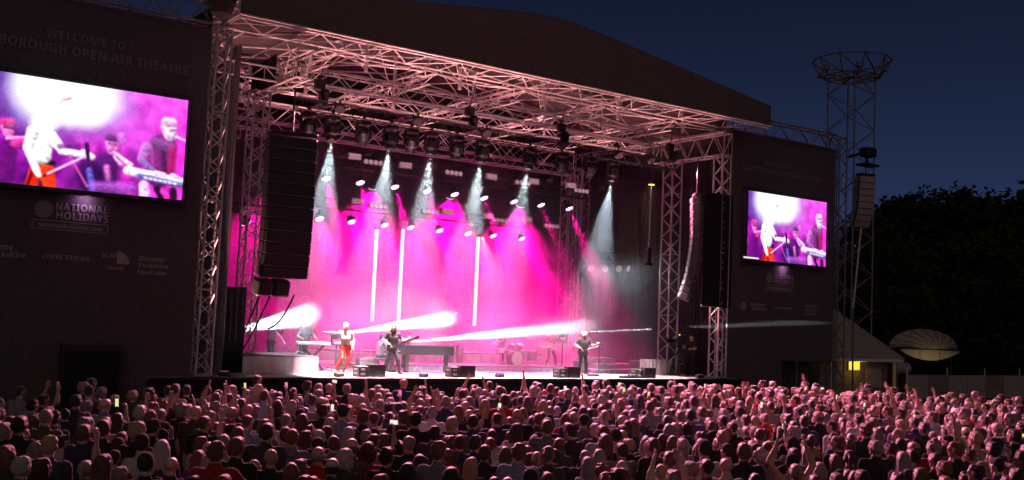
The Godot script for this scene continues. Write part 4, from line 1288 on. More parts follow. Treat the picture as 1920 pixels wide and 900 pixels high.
	for k in low.size():
		var q: Array = low[k]
		moving_light(q[0], q[1] - Vector3(0, 0.42, 0), q[2], mats["lens_white"], Color(0.92, 0.97, 1.0), q[3], q[4], "floor lights on posts", 1.0, true, 0.8)
		var s := thing("light_stand", "thin black stand under the %s floor light" % ["singer-side", "piano-side", "far left", "drum-side"][k], "stand", Vector3(q[1].x, deck_y, q[1].z), 0.0, "stands under the floor lights")
		tube(s, "pole", Vector3(0, 0, 0), Vector3(0, q[1].y - 0.42 - deck_y, 0), 0.03, mats["black_metal"])
		part(s, "foot", block(Vector3(0.5, 0.04, 0.5), 0.01), mats["black_metal"], at(0, 0.02, 0))
	# cables
	for k in 3:
		var t := thing("rigging_cable", "black cable slanting from the left speaker stack to stage, %s" % ["left one", "middle one", "right one"][k], "cable", Vector3(0, 0, 0), 0.0, "cables below the left speaker stack")
		var a: Vector3 = [Vector3(13.0, 4.5, -0.3), Vector3(13.25, 4.2, -0.3), Vector3(13.9, 4.1, -0.1)][k]
		var b: Vector3 = [Vector3(12.35, 1.6, -1.8), Vector3(12.6, 1.6, -2.0), Vector3(13.3, 3.0, -0.6)][k]
		for j in 6:
			var f := func(u: float) -> Vector3:
				return a.lerp(b, u) + Vector3(0, -0.25 * sin(u * PI), 0)
			rod(t, "cable", f.call(j / 6.0), f.call((j + 1) / 6.0), 0.03, mats["cable"])


func build_haze() -> void:
	var add := func(called: String, shape: int, centre: Vector3, size: Vector3, dens: float, c := Color(0.95, 0.93, 0.95), turn := Vector3.ZERO) -> void:
		var f := FogVolume.new()
		f.name = numbered(called)
		f.shape = shape
		f.size = size
		f.position = centre
		f.rotation = turn
		var m := FogMaterial.new()
		m.density = dens
		m.albedo = c
		f.material = m
		f.set_meta("kind", "stuff")
		add_child(f, true)
	add.call("stage_haze", RenderingServer.FOG_VOLUME_SHAPE_BOX, Vector3(22.9, 5.68, -6.65), Vector3(21.4, 8.15, 9.3), 0.042)
	var e := RenderingServer.FOG_VOLUME_SHAPE_ELLIPSOID
	add.call("halo_haze", e, Vector3(38.2, 7.6, 0.5), Vector3(6.4, 11.0, 1.3), 0.012)  # fog added in front of each screen to give it a glow halo
	add.call("halo_haze", e, Vector3(7.5, 9.6, 0.9), Vector3(8.0, 6.5, 1.6), 0.012)
	# drifts of smoke, each a heap of overlapping puffs
	var r := RandomNumberGenerator.new()
	r.seed = 88
	for q in [[Vector3(20.5, 2.7, -8.6), Vector3(4.2, 1.1, 1.2), 22, 0.06], [Vector3(16.0, 3.0, -8.0), Vector3(2.6, 0.9, 1.2), 9, 0.07], [Vector3(25.5, 2.9, -9.4), Vector3(3.4, 0.9, 0.8), 9, 0.05], [Vector3(30.0, 3.0, -6.6), Vector3(2.0, 1.6, 1.4), 14, 0.05], [Vector3(28.7, 6.4, -4.6), Vector3(1.1, 1.8, 1.0), 7, 0.07], [Vector3(31.6, 4.6, -6.2), Vector3(1.6, 1.8, 1.2), 9, 0.07], [Vector3(20.4, 3.6, -3.6), Vector3(1.6, 0.3, 1.0), 4, 0.06], [Vector3(25.2, 3.3, -3.4), Vector3(2.0, 0.25, 1.0), 4, 0.06]]:
		for i in q[2]:
			var o := Vector3(r.randfn(), r.randfn(), r.randfn()) * 0.6 * (q[1] as Vector3)
			var k := r.randf_range(0.7, 1.5)
			add.call("smoke_puff", e, q[0] + o, Vector3(2.6, 1.5, 1.9) * k, 0.8 * q[3] * r.randf_range(0.5, 1.2), Color(0.95, 0.93, 0.95), Vector3(0, r.randf() * TAU, r.randf_range(-0.4, 0.4)))
	add.call("smoke_wisp", e, Vector3(34.4, 3.86, 0.9), Vector3(6.4, 0.4, 0.4), 0.012, Color(0.95, 0.93, 0.95), Vector3(0, -0.72, 0.05))


# ---------------------------------------------------------------- speakers

func line_array(label: String, top: Vector3, turn: float, w: float, h: float, d: float, count: int, lean: Array, grille: Material, group: String) -> Node3D:
	# cabinets hung one under the other, each tilted a little more than the one above
	var t := thing("speaker_stack", label, "speaker", top, turn, group)
	part(t, "bumper_frame", block(Vector3(w, 0.12, d * 0.8), 0.02), mats["black_metal"], at(0, 0.1, -d * 0.4))
	rod(t, "hang_chain", Vector3(0, 0.15, -d * 0.4), Vector3(0, 1.6, -d * 0.4), 0.03, mats["black_metal"])
	var pos := Vector3.ZERO
	for i in count:
		var a: float = lerpf(lean[0], lean[1], pow(float(i) / maxf(count - 1.0, 1.0), 1.7))
		var bs := Basis(Vector3.RIGHT, a)
		var cab := part(t, "cabinet", block(Vector3(w, h - 0.014, d), 0.03), mats["black_plastic"] if grille == mats["black_plastic"] else grille, Transform3D(bs, pos + bs * Vector3(0, -h / 2, -d / 2)))
		part(cab, "grille", block(Vector3(w - 0.08, h - 0.06, 0.03), 0.01), grille, at(0, 0, d / 2 + 0.005))
		for s in [-1, 1]:
			part(cab, "rigging_plate", block(Vector3(0.03, h - 0.05, 0.1), 0.006), mats["black_metal"], at(s * (w / 2 + 0.01), 0, d * 0.32))
		part(cab, "joint_strip", block(Vector3(w - 0.1, 0.02, 0.02), 0.004), mats["grey_metal"], at(0, -h / 2 + 0.008, d / 2 + 0.012))
		pos += bs * Vector3(0, -h, 0)
	return t


func build_speakers() -> void:
	paint("grille_pale", Color(0.07, 0.06, 0.066), 0.5, 0.1)
	paint("speaker_white", Color(0.4, 0.36, 0.4), 0.6)
	line_array("huge black line array speaker stack hanging left of the stage", Vector3(13.25, 8.95, 0.75), -0.12, 1.46, 0.366, 0.75, 12, [-0.03, 0.2], mats["black_plastic"], "line array speaker stacks")
	var u := thing("under_hung_speaker", "pair of small black speakers hung under the left speaker stack", "speaker", Vector3(13.0, 4.56, 0.2))
	for k in 2:
		part(u, "cabinet", block(Vector3(0.52, 0.5, 0.5), 0.05), mats["black_plastic"], Transform3D(Basis(Vector3.RIGHT, 0.25), Vector3(-0.3 + 0.56 * k, -0.27, 0)))
		part(u, "grille", block(Vector3(0.44, 0.4, 0.03), 0.01), mats["black_metal"], Transform3D(Basis(Vector3.RIGHT, 0.25), Vector3(-0.3 + 0.56 * k, -0.33, 0.25)))
		rod(u, "hanger", Vector3(-0.3 + 0.56 * k, -0.05, -0.05), Vector3(-0.3 + 0.56 * k, 0.14, -0.05), 0.03, mats["grey_metal"])
	line_array("slender curved speaker stack lit pink beside the right truss tower", Vector3(31.35, 8.95, 0.4), 0.95, 0.7, 0.29, 0.42, 15, [-0.05, 0.36], mats["grille_pale"], "line array speaker stacks")
	line_array("short pale grey speaker stack hung on the floodlight mast", Vector3(48.0, 12.1, -3.6), -0.35, 0.95, 0.35, 0.6, 8, [0.02, 0.45], mats["speaker_white"], "line array speaker stacks")
	var pole := thing("stay_pole", "pale slanting stay pole below the mast speaker stack", "pole", Vector3(0, 0, 0))
	tube(pole, "pole", Vector3(47.6, 9.3, -3.7), Vector3(47.3, 5.0, -3.9), 0.05, mats["white_paint"])
	tube(pole, "pole", Vector3(47.3, 5.0, -3.9), Vector3(47.4, 0, -3.9), 0.05, mats["grey_metal"])
	part(pole, "foot", block(Vector3(0.4, 0.05, 0.4)), mats["grey_metal"], at(47.4, 0.025, -3.9))
	var jib := thing("speaker_jib", "dark jib and winch above the mast speaker stack", "jib", Vector3(48.0, 13.2, -3.7))
	part(jib, "winch", block(Vector3(0.8, 0.5, 0.6), 0.06), mats["black_metal"], at(0.1, 0.2, 0))
	tube(jib, "arm", Vector3(0.2, 0.3, 0), Vector3(1.2, 0.3, -2.2), 0.08, mats["black_metal"])
	part(jib, "plate", block(Vector3(1.2, 0.12, 0.7), 0.03), mats["black_metal"], at(0, -0.5, 0.05))
	rod(jib, "chain", Vector3(0, 0.0, 0), Vector3(0, -0.45, 0.05), 0.05, mats["black_metal"])
	# floor monitors
	var px := [16.9, 20.5, 25.3, 29.2]
	var who := ["before the singer and left guitarist", "before the piano", "before the right guitarist", "near the steps at right"]
	for k in 4:
		var t := thing("wedge_monitor", "black wedge monitor on the stage lip, %s" % who[k], "speaker", Vector3(px[k], deck_y, -0.42), 0.0, "wedge monitors along the stage edge")
		var o := PackedVector2Array([Vector2(0.25, 0), Vector2(0.25, 0.12), Vector2(-0.05, 0.42), Vector2(-0.25, 0.42), Vector2(-0.25, 0)])
		part(t, "cabinet", extrude(o, 0.62), mats["black_plastic"], Transform3D(Basis(Vector3.UP, PI / 2), Vector3(0.45, 0, 0)))
		part(t, "cabinet_end", block(Vector3(0.34, 0.36, 0.44), 0.02), mats["black_plastic"], at(-0.36, 0.18, 0.0))
		for j in 2:
			part(t, "handle", block(Vector3(0.02, 0.06, 0.2), 0.006), mats["grey_metal"], at(-0.54, 0.12 + 0.13 * j, 0.0))
			part(t, "port", block(Vector3(0.16, 0.07, 0.02), 0.006), mats["fence_panel"], at(-0.38, 0.11 + 0.14 * j, 0.225))


# ---------------------------------------------------------------- people: a smooth field round the bones, meshed as surface nets

func mesh_field(fig: Dictionary, bones: Array, cell: float, k: float) -> void:
	# each bone is [a, b, radius at a, radius at b, tag]; adds the skin of the field to the figure
	var lo := Vector3.ONE * 1e6
	var hi := -lo
	for q in bones:
		var r: float = maxf(q[2], q[3])
		lo = lo.min(q[0] - Vector3.ONE * r).min(q[1] - Vector3.ONE * r)
		hi = hi.max(q[0] + Vector3.ONE * r).max(q[1] + Vector3.ONE * r)
	var pad := cell * 2.0
	lo -= Vector3.ONE * pad
	hi += Vector3.ONE * pad
	var nx := int((hi.x - lo.x) / cell) + 2
	var ny := int((hi.y - lo.y) / cell) + 2
	var nz := int((hi.z - lo.z) / cell) + 2
	var total := nx * ny * nz
	var f := PackedFloat32Array()
	f.resize(total)
	f.fill(1.0)
	var sy := nx
	var sz := nx * ny
	for q in bones:
		var a: Vector3 = q[0]
		var b: Vector3 = q[1]
		var ra: float = q[2]
		var rb: float = q[3]
		var ab := b - a
		var inv := 1.0 / maxf(ab.length_squared(), 1e-8)
		var ext := maxf(ra, rb) + k + pad
		var p0 := (a.min(b) - Vector3.ONE * ext - lo) / cell
		var p1 := (a.max(b) + Vector3.ONE * ext - lo) / cell
		var x0 := maxi(0, int(p0.x)); var x1 := mini(nx - 1, int(p1.x) + 1)
		var y0 := maxi(0, int(p0.y)); var y1 := mini(ny - 1, int(p1.y) + 1)
		var z0 := maxi(0, int(p0.z)); var z1 := mini(nz - 1, int(p1.z) + 1)
		for z in range(z0, z1 + 1):
			for y in range(y0, y1 + 1):
				var i := z * sz + y * sy + x0
				for x in range(x0, x1 + 1):
					var p := lo + Vector3(x, y, z) * cell
					var t := clampf((p - a).dot(ab) * inv, 0.0, 1.0)
					var d := p.distance_to(a + ab * t) - ra - (rb - ra) * t
					var e := f[i]
					var h := maxf(k - absf(e - d), 0.0) / k
					f[i] = minf(e, d) - h * h * k * 0.25
					i += 1
	var at_cell := PackedInt32Array()
	at_cell.resize(total)
	at_cell.fill(-1)
	var verts := PackedVector3Array()
	var norms := PackedVector3Array()
	var vtag := PackedByteArray()
	var ea := [0, 2, 4, 6, 0, 1, 4, 5, 0, 1, 2, 3]
	var eb := [1, 3, 5, 7, 2, 3, 6, 7, 4, 5, 6, 7]
	var corner := [Vector3(0, 0, 0), Vector3(1, 0, 0), Vector3(0, 1, 0), Vector3(1, 1, 0), Vector3(0, 0, 1), Vector3(1, 0, 1), Vector3(0, 1, 1), Vector3(1, 1, 1)]
	for z in nz - 1:
		for y in ny - 1:
			var i := z * sz + y * sy
			for x in nx - 1:
				var c0 := f[i]
				if absf(c0) < cell * 1.8:
					var c1 := f[i + 1]; var c2 := f[i + sy]; var c3 := f[i + sy + 1]
					var c4 := f[i + sz]; var c5 := f[i + sz + 1]; var c6 := f[i + sz + sy]; var c7 := f[i + sz + sy + 1]
					var m := int(c0 < 0) + int(c1 < 0) + int(c2 < 0) + int(c3 < 0) + int(c4 < 0) + int(c5 < 0) + int(c6 < 0) + int(c7 < 0)
					if m > 0 and m < 8:
						var c := [c0, c1, c2, c3, c4, c5, c6, c7]
						var s := Vector3.ZERO
						var n := 0
						for e in 12:
							var u: float = c[ea[e]]
							var v: float = c[eb[e]]
							if (u < 0) != (v < 0):
								s += corner[ea[e]].lerp(corner[eb[e]], u / (u - v))
								n += 1
						at_cell[i] = verts.size()
						verts.append(lo + (Vector3(x, y, z) + s / n) * cell)
						norms.append(Vector3(c1 + c3 + c5 + c7 - c0 - c2 - c4 - c6, c2 + c3 + c6 + c7 - c0 - c1 - c4 - c5, c4 + c5 + c6 + c7 - c0 - c1 - c2 - c3).normalized())
						var here: Vector3 = verts[verts.size() - 1]
						var best := 1e6
						var bt := 0
						for q in bones:
							var ab: Vector3 = q[1] - q[0]
							var t := clampf((here - q[0]).dot(ab) / maxf(ab.length_squared(), 1e-8), 0.0, 1.0)
							var dd: float = here.distance_to(q[0] + ab * t) - lerpf(q[2], q[3], t)
							if dd < best:
								best = dd
								bt = q[4]
						vtag.append(bt)
				i += 1
	var start := [sy + sz, 1 + sz, 1 + sy]
	for z in range(1, nz - 1):
		for y in range(1, ny - 1):
			var i := z * sz + y * sy + 1
			for x in range(1, nx - 1):
				if absf(f[i]) < cell * 1.8:
					for ax in 3:
						var step: int = [1, sy, sz][ax]
						if (f[i] < 0) != (f[i + step] < 0):
							var u: int = [sy, sz, 1][ax]
							var w: int = [sz, 1, sy][ax]
							var q := [at_cell[i], at_cell[i - u], at_cell[i - u - w], at_cell[i - w]]
							if q[0] >= 0 and q[1] >= 0 and q[2] >= 0 and q[3] >= 0:
								add_face(fig, verts, norms, vtag, q[0], q[1], q[2])
								add_face(fig, verts, norms, vtag, q[0], q[2], q[3])
				i += 1


func add_face(fig: Dictionary, verts: PackedVector3Array, norms: PackedVector3Array, vtag: PackedByteArray, a: int, b: int, c: int) -> void:
	var g := (verts[b] - verts[a]).cross(verts[c] - verts[a])
	if g.dot(norms[a] + norms[b] + norms[c]) > 0.0:
		var s := b
		b = c
		c = s
	var tag: int = vtag[a]
	if vtag[b] == vtag[c]:
		tag = vtag[b]
	if not fig.has(tag):
		fig[tag] = [PackedVector3Array(), PackedVector3Array()]
	for i in [a, b, c]:
		fig[tag][0].append(verts[i])
		fig[tag][1].append(norms[i])


func figure_mesh(fig: Dictionary, order: Array) -> ArrayMesh:
	# one mesh, one surface for each kind of material, shared vertices joined
	var m := ArrayMesh.new()
	for tag in order:
		if not fig.has(tag):
			continue
		var seen := {}
		var v := PackedVector3Array()
		var n := PackedVector3Array()
		var idx := PackedInt32Array()
		for i in fig[tag][0].size():
			var p: Vector3 = fig[tag][0][i]
			if not seen.has(p):
				seen[p] = v.size()
				v.append(p)
				n.append(fig[tag][1][i])
			idx.append(seen[p])
		var arr := []
		arr.resize(Mesh.ARRAY_MAX)
		arr[Mesh.ARRAY_VERTEX] = v
		arr[Mesh.ARRAY_NORMAL] = n
		arr[Mesh.ARRAY_INDEX] = idx
		m.add_surface_from_arrays(Mesh.PRIMITIVE_TRIANGLES, arr)
		m.surface_set_name(m.get_surface_count() - 1, str(tag))
	return m


# tags: 0 top, 1 trousers, 2 skin, 3 eyes, 4 shoes, 5 lips
func hand_bones(wrist: Vector3, d: Vector3, side: Vector3, curl: float, thick := 1.0) -> Array:
	# palm, four fingers of different lengths that curl towards the palm side, and a thumb from the side of the palm
	side = (side - d * side.dot(d)).normalized()
	var palm := d.cross(side)
	var o := []
	for i in 3:
		o.append([wrist + side * (i - 1) * 0.012, wrist + d * 0.085 + side * (i - 1) * 0.027, 0.02 * thick, 0.015 * thick, 2])
	for i in 4:
		var l: float = [0.9, 1.05, 1.0, 0.8][i]
		var b := wrist + d * 0.088 + side * (1.5 - i) * 0.0215
		var d1 := (d * cos(curl * 0.7) + palm * sin(curl * 0.7) + side * (1.5 - i) * 0.05).normalized()
		var d2 := (d * cos(curl * 1.6) + palm * sin(curl * 1.6)).normalized()
		o.append([b, b + d1 * 0.042 * l, 0.0105 * thick, 0.0095 * thick, 2])
		o.append([b + d1 * 0.042 * l, b + d1 * 0.042 * l + d2 * 0.04 * l, 0.0095 * thick, 0.008 * thick, 2])
	var tb := wrist + d * 0.03 + side * 0.03
	var t1 := tb + (side * 0.75 + d * 0.6 + palm * 0.25).normalized() * 0.04
	o.append([tb, t1, 0.0135 * thick, 0.0115 * thick, 2])
	o.append([t1, t1 + (d * 0.8 + side * 0.25 + palm * curl * 0.5).normalized() * 0.034, 0.0115 * thick, 0.009 * thick, 2])
	return o


func head_bones(c: Vector3, b: Basis) -> Array:
	var p := func(x: float, y: float, z: float) -> Vector3:
		return c + b * Vector3(x, y, z)
	var o := [
		[p.call(0, 0.025, -0.035), p.call(0, 0.03, 0.026), 0.08, 0.076, 2],
		[p.call(0, -0.02, 0.034), p.call(0, -0.075, 0.05), 0.062, 0.04, 2],
		[p.call(0, 0.0, 0.092), p.call(0, -0.03, 0.113), 0.012, 0.015, 2],
		[p.call(-0.035, 0.026, 0.078), p.call(0.035, 0.026, 0.078), 0.018, 0.018, 2],
		[p.call(-0.018, -0.062, 0.086), p.call(0.018, -0.062, 0.086), 0.01, 0.01, 5],
	]
	for s in [-1, 1]:
		o.append([p.call(s * 0.038, -0.045, 0.012), p.call(s * 0.012, -0.09, 0.056), 0.03, 0.024, 2])
		o.append([p.call(s * 0.078, 0.015, -0.006), p.call(s * 0.082, -0.022, 0.0), 0.018, 0.013, 2])
		o.append([p.call(s * 0.031, 0.004, 0.089), p.call(s * 0.031, 0.004, 0.089), 0.0125, 0.0125, 3])
	return o


func pose(spec: Dictionary) -> Dictionary:
	# where the joints are, standing figure of 1.75 m facing +z, its left side at +x
	var j := {}
	var pel: Vector3 = spec.get("pelvis", Vector3(0, 0.94, 0))
	var lean: Vector3 = spec.get("lean", Vector3(0, 1, 0.03)).normalized()
	var tw: float = spec.get("twist", 0.0)
	var x := Vector3(cos(tw), 0, -sin(tw))
	x = (x - lean * x.dot(lean)).normalized()
	var bt := Basis(x, lean, x.cross(lean))
	j.pel = pel
	j.torso = bt
	j.neck = pel + bt * Vector3(0, 0.53, -0.012)
	var wide: float = spec.get("shoulder", 0.185)
	j.hb = Basis(Vector3.UP, tw + spec.get("look", 0.0)) * Basis(Vector3.RIGHT, spec.get("nod", 0.0))
	j.head = j.neck + bt * Vector3(0, 0.075, 0.01) + j.hb * Vector3(0, 0.095, 0.02)
	for s in [["l", 1.0], ["r", -1.0]]:
		var k: String = s[0]
		var sg: float = s[1]
		j["sh" + k] = pel + bt * Vector3(sg * wide, 0.475, 0)
		var d1: Vector3 = spec.get("upper_" + k, Vector3(sg * 0.22, -1, -0.02)).normalized()
		var d2: Vector3 = spec.get("fore_" + k, Vector3(sg * 0.02, -1, 0.18)).normalized()
		j["el" + k] = j["sh" + k] + d1 * 0.285
		j["wr" + k] = j["el" + k] + d2 * 0.25
		j["hd" + k] = (spec.get("hand_" + k, d2) as Vector3).normalized()
		j["hip" + k] = pel + Vector3(sg * 0.092, -0.04, 0)
		j["kn" + k] = spec.get("knee_" + k, Vector3(sg * 0.11 + pel.x * 0.5, 0.5, 0.03))
		j["an" + k] = spec.get("ankle_" + k, Vector3(sg * 0.12, 0.09, -0.02))
		j["toe" + k] = j["an" + k] + (spec.get("toe_" + k, Vector3(sg * 0.04, -0.05, 0.17)) as Vector3)
	return j


func person_mesh(spec: Dictionary, fine: bool) -> Dictionary:
	# {"mesh", "joints"}
	var j := pose(spec)
	var bt: Basis = j.torso
	var pel: Vector3 = j.pel
	var fem: bool = spec.get("woman", false)
	var bulk: float = spec.get("bulk", 1.0)
	var sleeve: String = spec.get("sleeve", "short")
	var wide: float = spec.get("shoulder", 0.185)
	var o := []
	var wst := (0.098 if fem else 0.118) * bulk
	var chs := (0.112 if fem else 0.122) * bulk
	o.append([pel + Vector3(-0.065, -0.02, 0), pel + Vector3(0.065, -0.02, 0), 0.125 * bulk, 0.125 * bulk, 1])
	for s in [-1.0, 1.0]:
		o.append([pel + bt * Vector3(s * 0.05, 0.08, 0), pel + bt * Vector3(s * 0.075, 0.34, 0.0), wst, chs, 0])
		if fem:
			o.append([pel + bt * Vector3(s * 0.07, 0.31, 0.075), pel + bt * Vector3(s * 0.07, 0.3, 0.085), 0.06, 0.06, 0])
	o.append([pel + bt * Vector3(-wide + 0.03, 0.455, 0), pel + bt * Vector3(wide - 0.03, 0.455, 0), 0.075 * bulk, 0.075 * bulk, 0])
	o.append([pel + bt * Vector3(0, 0.46, -0.01), j.neck + bt * Vector3(0, 0.03, 0), 0.085, 0.06, 0])
	o.append([j.neck + bt * Vector3(0, 0.03, 0.004), j.head - (j.hb as Basis) * Vector3(0, 0.05, 0.015), 0.055, 0.052, 2])
	for k in ["l", "r"]:
		var el: Vector3 = j["el" + k]
		var wr: Vector3 = j["wr" + k]
		var sh: Vector3 = j["sh" + k]
		if sleeve == "none":
			o.append([sh, el, 0.056, 0.043, 2])
		else:
			o.append([sh, sh.lerp(el, 0.62), 0.066 * bulk, 0.054, 0])
			o.append([sh.lerp(el, 0.6), el, 0.05, 0.045, 0 if sleeve == "long" else 2])
		o.append([el, el.lerp(wr, 0.35), 0.046, 0.044, 0 if sleeve == "long" else 2])
		o.append([el.lerp(wr, 0.35), wr, 0.044, 0.032, 0 if sleeve == "long" else 2])
		o.append([j["hip" + k], j["kn" + k], 0.093 * bulk, 0.062, 1])
		o.append([j["kn" + k], (j["kn" + k] as Vector3).lerp(j["an" + k], 0.35), 0.06, 0.06, 1])
		o.append([(j["kn" + k] as Vector3).lerp(j["an" + k], 0.35), j["an" + k], 0.06, 0.043, 1])
		o.append([(j["an" + k] as Vector3) + Vector3(0, -0.035, -0.03), j["toe" + k], 0.046, 0.038, 4])
	var fig := {}
	mesh_field(fig, o, 0.022 if fine else 0.029, 0.05)
	mesh_field(fig, head_bones(j.head, j.hb), 0.009 if fine else 0.0155, 0.022)
	for s in [["l", 1.0], ["r", -1.0]]:
		var k: String = s[0]
		var hd: Vector3 = j["hd" + k]
		var side: Vector3 = spec.get("thumb_" + k, Vector3(-s[1] * 0.3, 0.2, 1))
		if absf(side.normalized().dot(hd)) > 0.9:
			side = Vector3(-s[1], 0.1, 0.2)
		mesh_field(fig, hand_bones((j["wr" + k] as Vector3) + hd * 0.005, hd, side, spec.get("curl_" + k, 0.5), 1.0 if fine else 1.15), 0.0075 if fine else 0.0115, 0.012)
	return {"mesh": figure_mesh(fig, [0, 1, 2, 3, 4, 5]), "joints": j}


func hair_mesh(style: String, fine: bool) -> ArrayMesh:
	# in the head's own axes
	var o := []
	var cell := 0.012 if fine else 0.017
	var r := RandomNumberGenerator.new()
	r.seed = style.hash()
	var cap := [[Vector3(0, 0.046, -0.046), Vector3(0, 0.062, 0.018), 0.085, 0.074, 0], [Vector3(-0.035, 0.0, -0.058), Vector3(0.035, 0.0, -0.058), 0.062, 0.062, 0], [Vector3(0, -0.03, -0.06), Vector3(0, -0.055, -0.05), 0.05, 0.045, 0]]
	match style:
		"short":
			o = cap
		"crop":
			o = [[Vector3(0, 0.04, -0.044), Vector3(0, 0.05, 0.012), 0.082, 0.074, 0], [Vector3(0, 0.0, -0.05), Vector3(0, -0.02, -0.05), 0.066, 0.055, 0]]
		"tousled":
			o = cap.duplicate()
			for i in 14:
				var d := Vector3(r.randfn(), absf(r.randfn()) + 0.2, r.randfn() - 0.3).normalized()
				var q := Vector3(0, 0.045, -0.03) + d * 0.085
				o.append([q, q + d * 0.012 + Vector3(r.randfn(), 0, r.randfn()) * 0.01, 0.022, 0.012, 0])
		"long", "very_long":
			o = cap.duplicate()
			var l := 0.24 if style == "long" else 0.36
			for s in [-1.0, 0.0, 1.0]:
				o.append([Vector3(s * 0.05, 0.0, -0.066), Vector3(s * 0.075, -l, -0.075), 0.056, 0.038, 0])
			for s in [-1.0, 1.0]:
				o.append([Vector3(s * 0.07, 0.03, -0.01), Vector3(s * 0.085, -l * 0.75, -0.005), 0.034, 0.026, 0])
		"bob":
			o = cap.duplicate()
			for s in [-1.0, 0.0, 1.0]:
				o.append([Vector3(s * 0.05, 0.0, -0.06), Vector3(s * 0.066, -0.095, -0.05), 0.058, 0.05, 0])
			for s in [-1.0, 1.0]:
				o.append([Vector3(s * 0.072, 0.03, 0.0), Vector3(s * 0.08, -0.09, 0.01), 0.034, 0.03, 0])
		"bun":
			o = cap.duplicate()
			o.append([Vector3(0, 0.1, -0.1), Vector3(0, 0.11, -0.11), 0.045, 0.04, 0])
		"ponytail":
			o = cap.duplicate()
			o.append([Vector3(0, 0.06, -0.12), Vector3(0, 0.02, -0.16), 0.034, 0.036, 0])
			o.append([Vector3(0, 0.02, -0.16), Vector3(0, -0.18, -0.14), 0.036, 0.018, 0])
		"curly":
			o = cap.duplicate()
			for i in 40:
				var d := Vector3(r.randfn(), r.randfn() * 0.8 + 0.2, r.randfn() - 0.5).normalized()
				if d.z > 0.35 and d.y < 0.5:
					continue
				var q := Vector3(0, 0.02, -0.03) + d * 0.105
				o.append([q, q, 0.032, 0.032, 0])
		"balding":
			for i in 9:
				var a0 := PI * (1.05 + 0.9 * i / 9.0)
				var a1 := PI * (1.05 + 0.9 * (i + 1) / 9.0)
				o.append([Vector3(cos(a0) * 0.07, -0.012, sin(a0) * 0.085 - 0.02), Vector3(cos(a1) * 0.07, -0.012, sin(a1) * 0.085 - 0.02), 0.028, 0.028, 0])
				o.append([Vector3(cos(a0) * 0.06, -0.05, sin(a0) * 0.07 - 0.02), Vector3(cos(a1) * 0.06, -0.05, sin(a1) * 0.07 - 0.02), 0.02, 0.02, 0])
		"cap":
			o = [[Vector3(0, 0.055, -0.04), Vector3(0, 0.06, 0.015), 0.085, 0.08, 0], [Vector3(-0.035, 0.05, 0.1), Vector3(0.035, 0.05, 0.1), 0.016, 0.016, 0], [Vector3(-0.03, 0.045, 0.135), Vector3(0.03, 0.045, 0.135), 0.012, 0.012, 0], [Vector3(0, 0.01, -0.06), Vector3(0, 0.0, -0.06), 0.065, 0.06, 0]]
		"beanie":
			o = [[Vector3(0, 0.06, -0.04), Vector3(0, 0.075, 0.0), 0.088, 0.08, 0], [Vector3(0, 0.02, -0.045), Vector3(0, 0.03, 0.01), 0.088, 0.086, 0]]
	var fig := {}
	mesh_field(fig, o, cell, 0.016)
	return figure_mesh(fig, [0])


func surface_of(m: Mesh, tag: int) -> int:
	for i in m.get_surface_count():
		if (m as ArrayMesh).surface_get_name(i) == str(tag):
			return i
	return -1


func dress(o: MeshInstance3D, looks: Dictionary) -> void:
	for tag in looks:
		var i := surface_of(o.mesh, tag)
		if i >= 0:
			o.set_surface_override_material(i, looks[tag])


func performer(called: String, label: String, at_: Vector3, turn: float, spec: Dictionary, looks: Dictionary, hair := "", hair_m: Material = null) -> Dictionary:
	var t := thing(called, label, "person", at_, turn)
	var d := person_mesh(spec, true)
	var b := part(t, "body", d.mesh, null)
	dress(b, looks)
	if hair != "":
		part(t, "hair", hair_mesh(hair, true), hair_m, Transform3D(d.joints.hb, d.joints.head))
	d.node = t
	return d


# ---------------------------------------------------------------- what stands on the stage

func guitar(label: String, root: Node3D, centre: Vector3, neck: Vector3, face: Vector3, body_m: Material, neck_m: Material, long := 0.0) -> void:
	# centre, neck direction and face normal in the player's axes
	var y := neck.normalized()
	var z := (face - y * face.dot(y)).normalized()
	var b := Basis(y.cross(z), y, z)
	var t := thing("electric_guitar", label, "guitar")
	t.transform = root.transform * Transform3D(b, centre)
	var o := PackedVector2Array()
	for i in 28:
		var a := TAU * i / 28.0
		var r := 0.165 + 0.035 * cos(a * 2.0) + 0.02 * cos(a + 0.6)
		o.append(Vector2(sin(a) * r * 0.95, -cos(a) * r))
	part(t, "body", extrude(o, 0.045), body_m, at(0, 0, 0.0225))
	part(t, "pickguard", extrude(PackedVector2Array([Vector2(-0.03, -0.1), Vector2(0.09, -0.08), Vector2(0.07, 0.08), Vector2(-0.02, 0.12)]), 0.004), mats["white_paint"] if long > 0.2 else mats["black_gloss"], at(0, 0, 0.028))
	part(t, "neck", block(Vector3(0.05, 0.56 + long, 0.025), 0.006), neck_m, at(0, 0.42 + long / 2, 0.02))
	part(t, "headstock", extrude(PackedVector2Array([Vector2(-0.03, 0), Vector2(0.03, 0), Vector2(0.05, 0.15), Vector2(0.0, 0.19), Vector2(-0.045, 0.15)]), 0.018), neck_m, at(0, 0.7 + long, 0.028))
	for k in 2:
		part(t, "pickup", block(Vector3(0.075, 0.025, 0.012), 0.004), mats["chrome"], at(0, -0.01 + 0.09 * k, 0.03))
	part(t, "bridge", block(Vector3(0.08, 0.02, 0.015), 0.004), mats["chrome"], at(0, -0.09, 0.03))


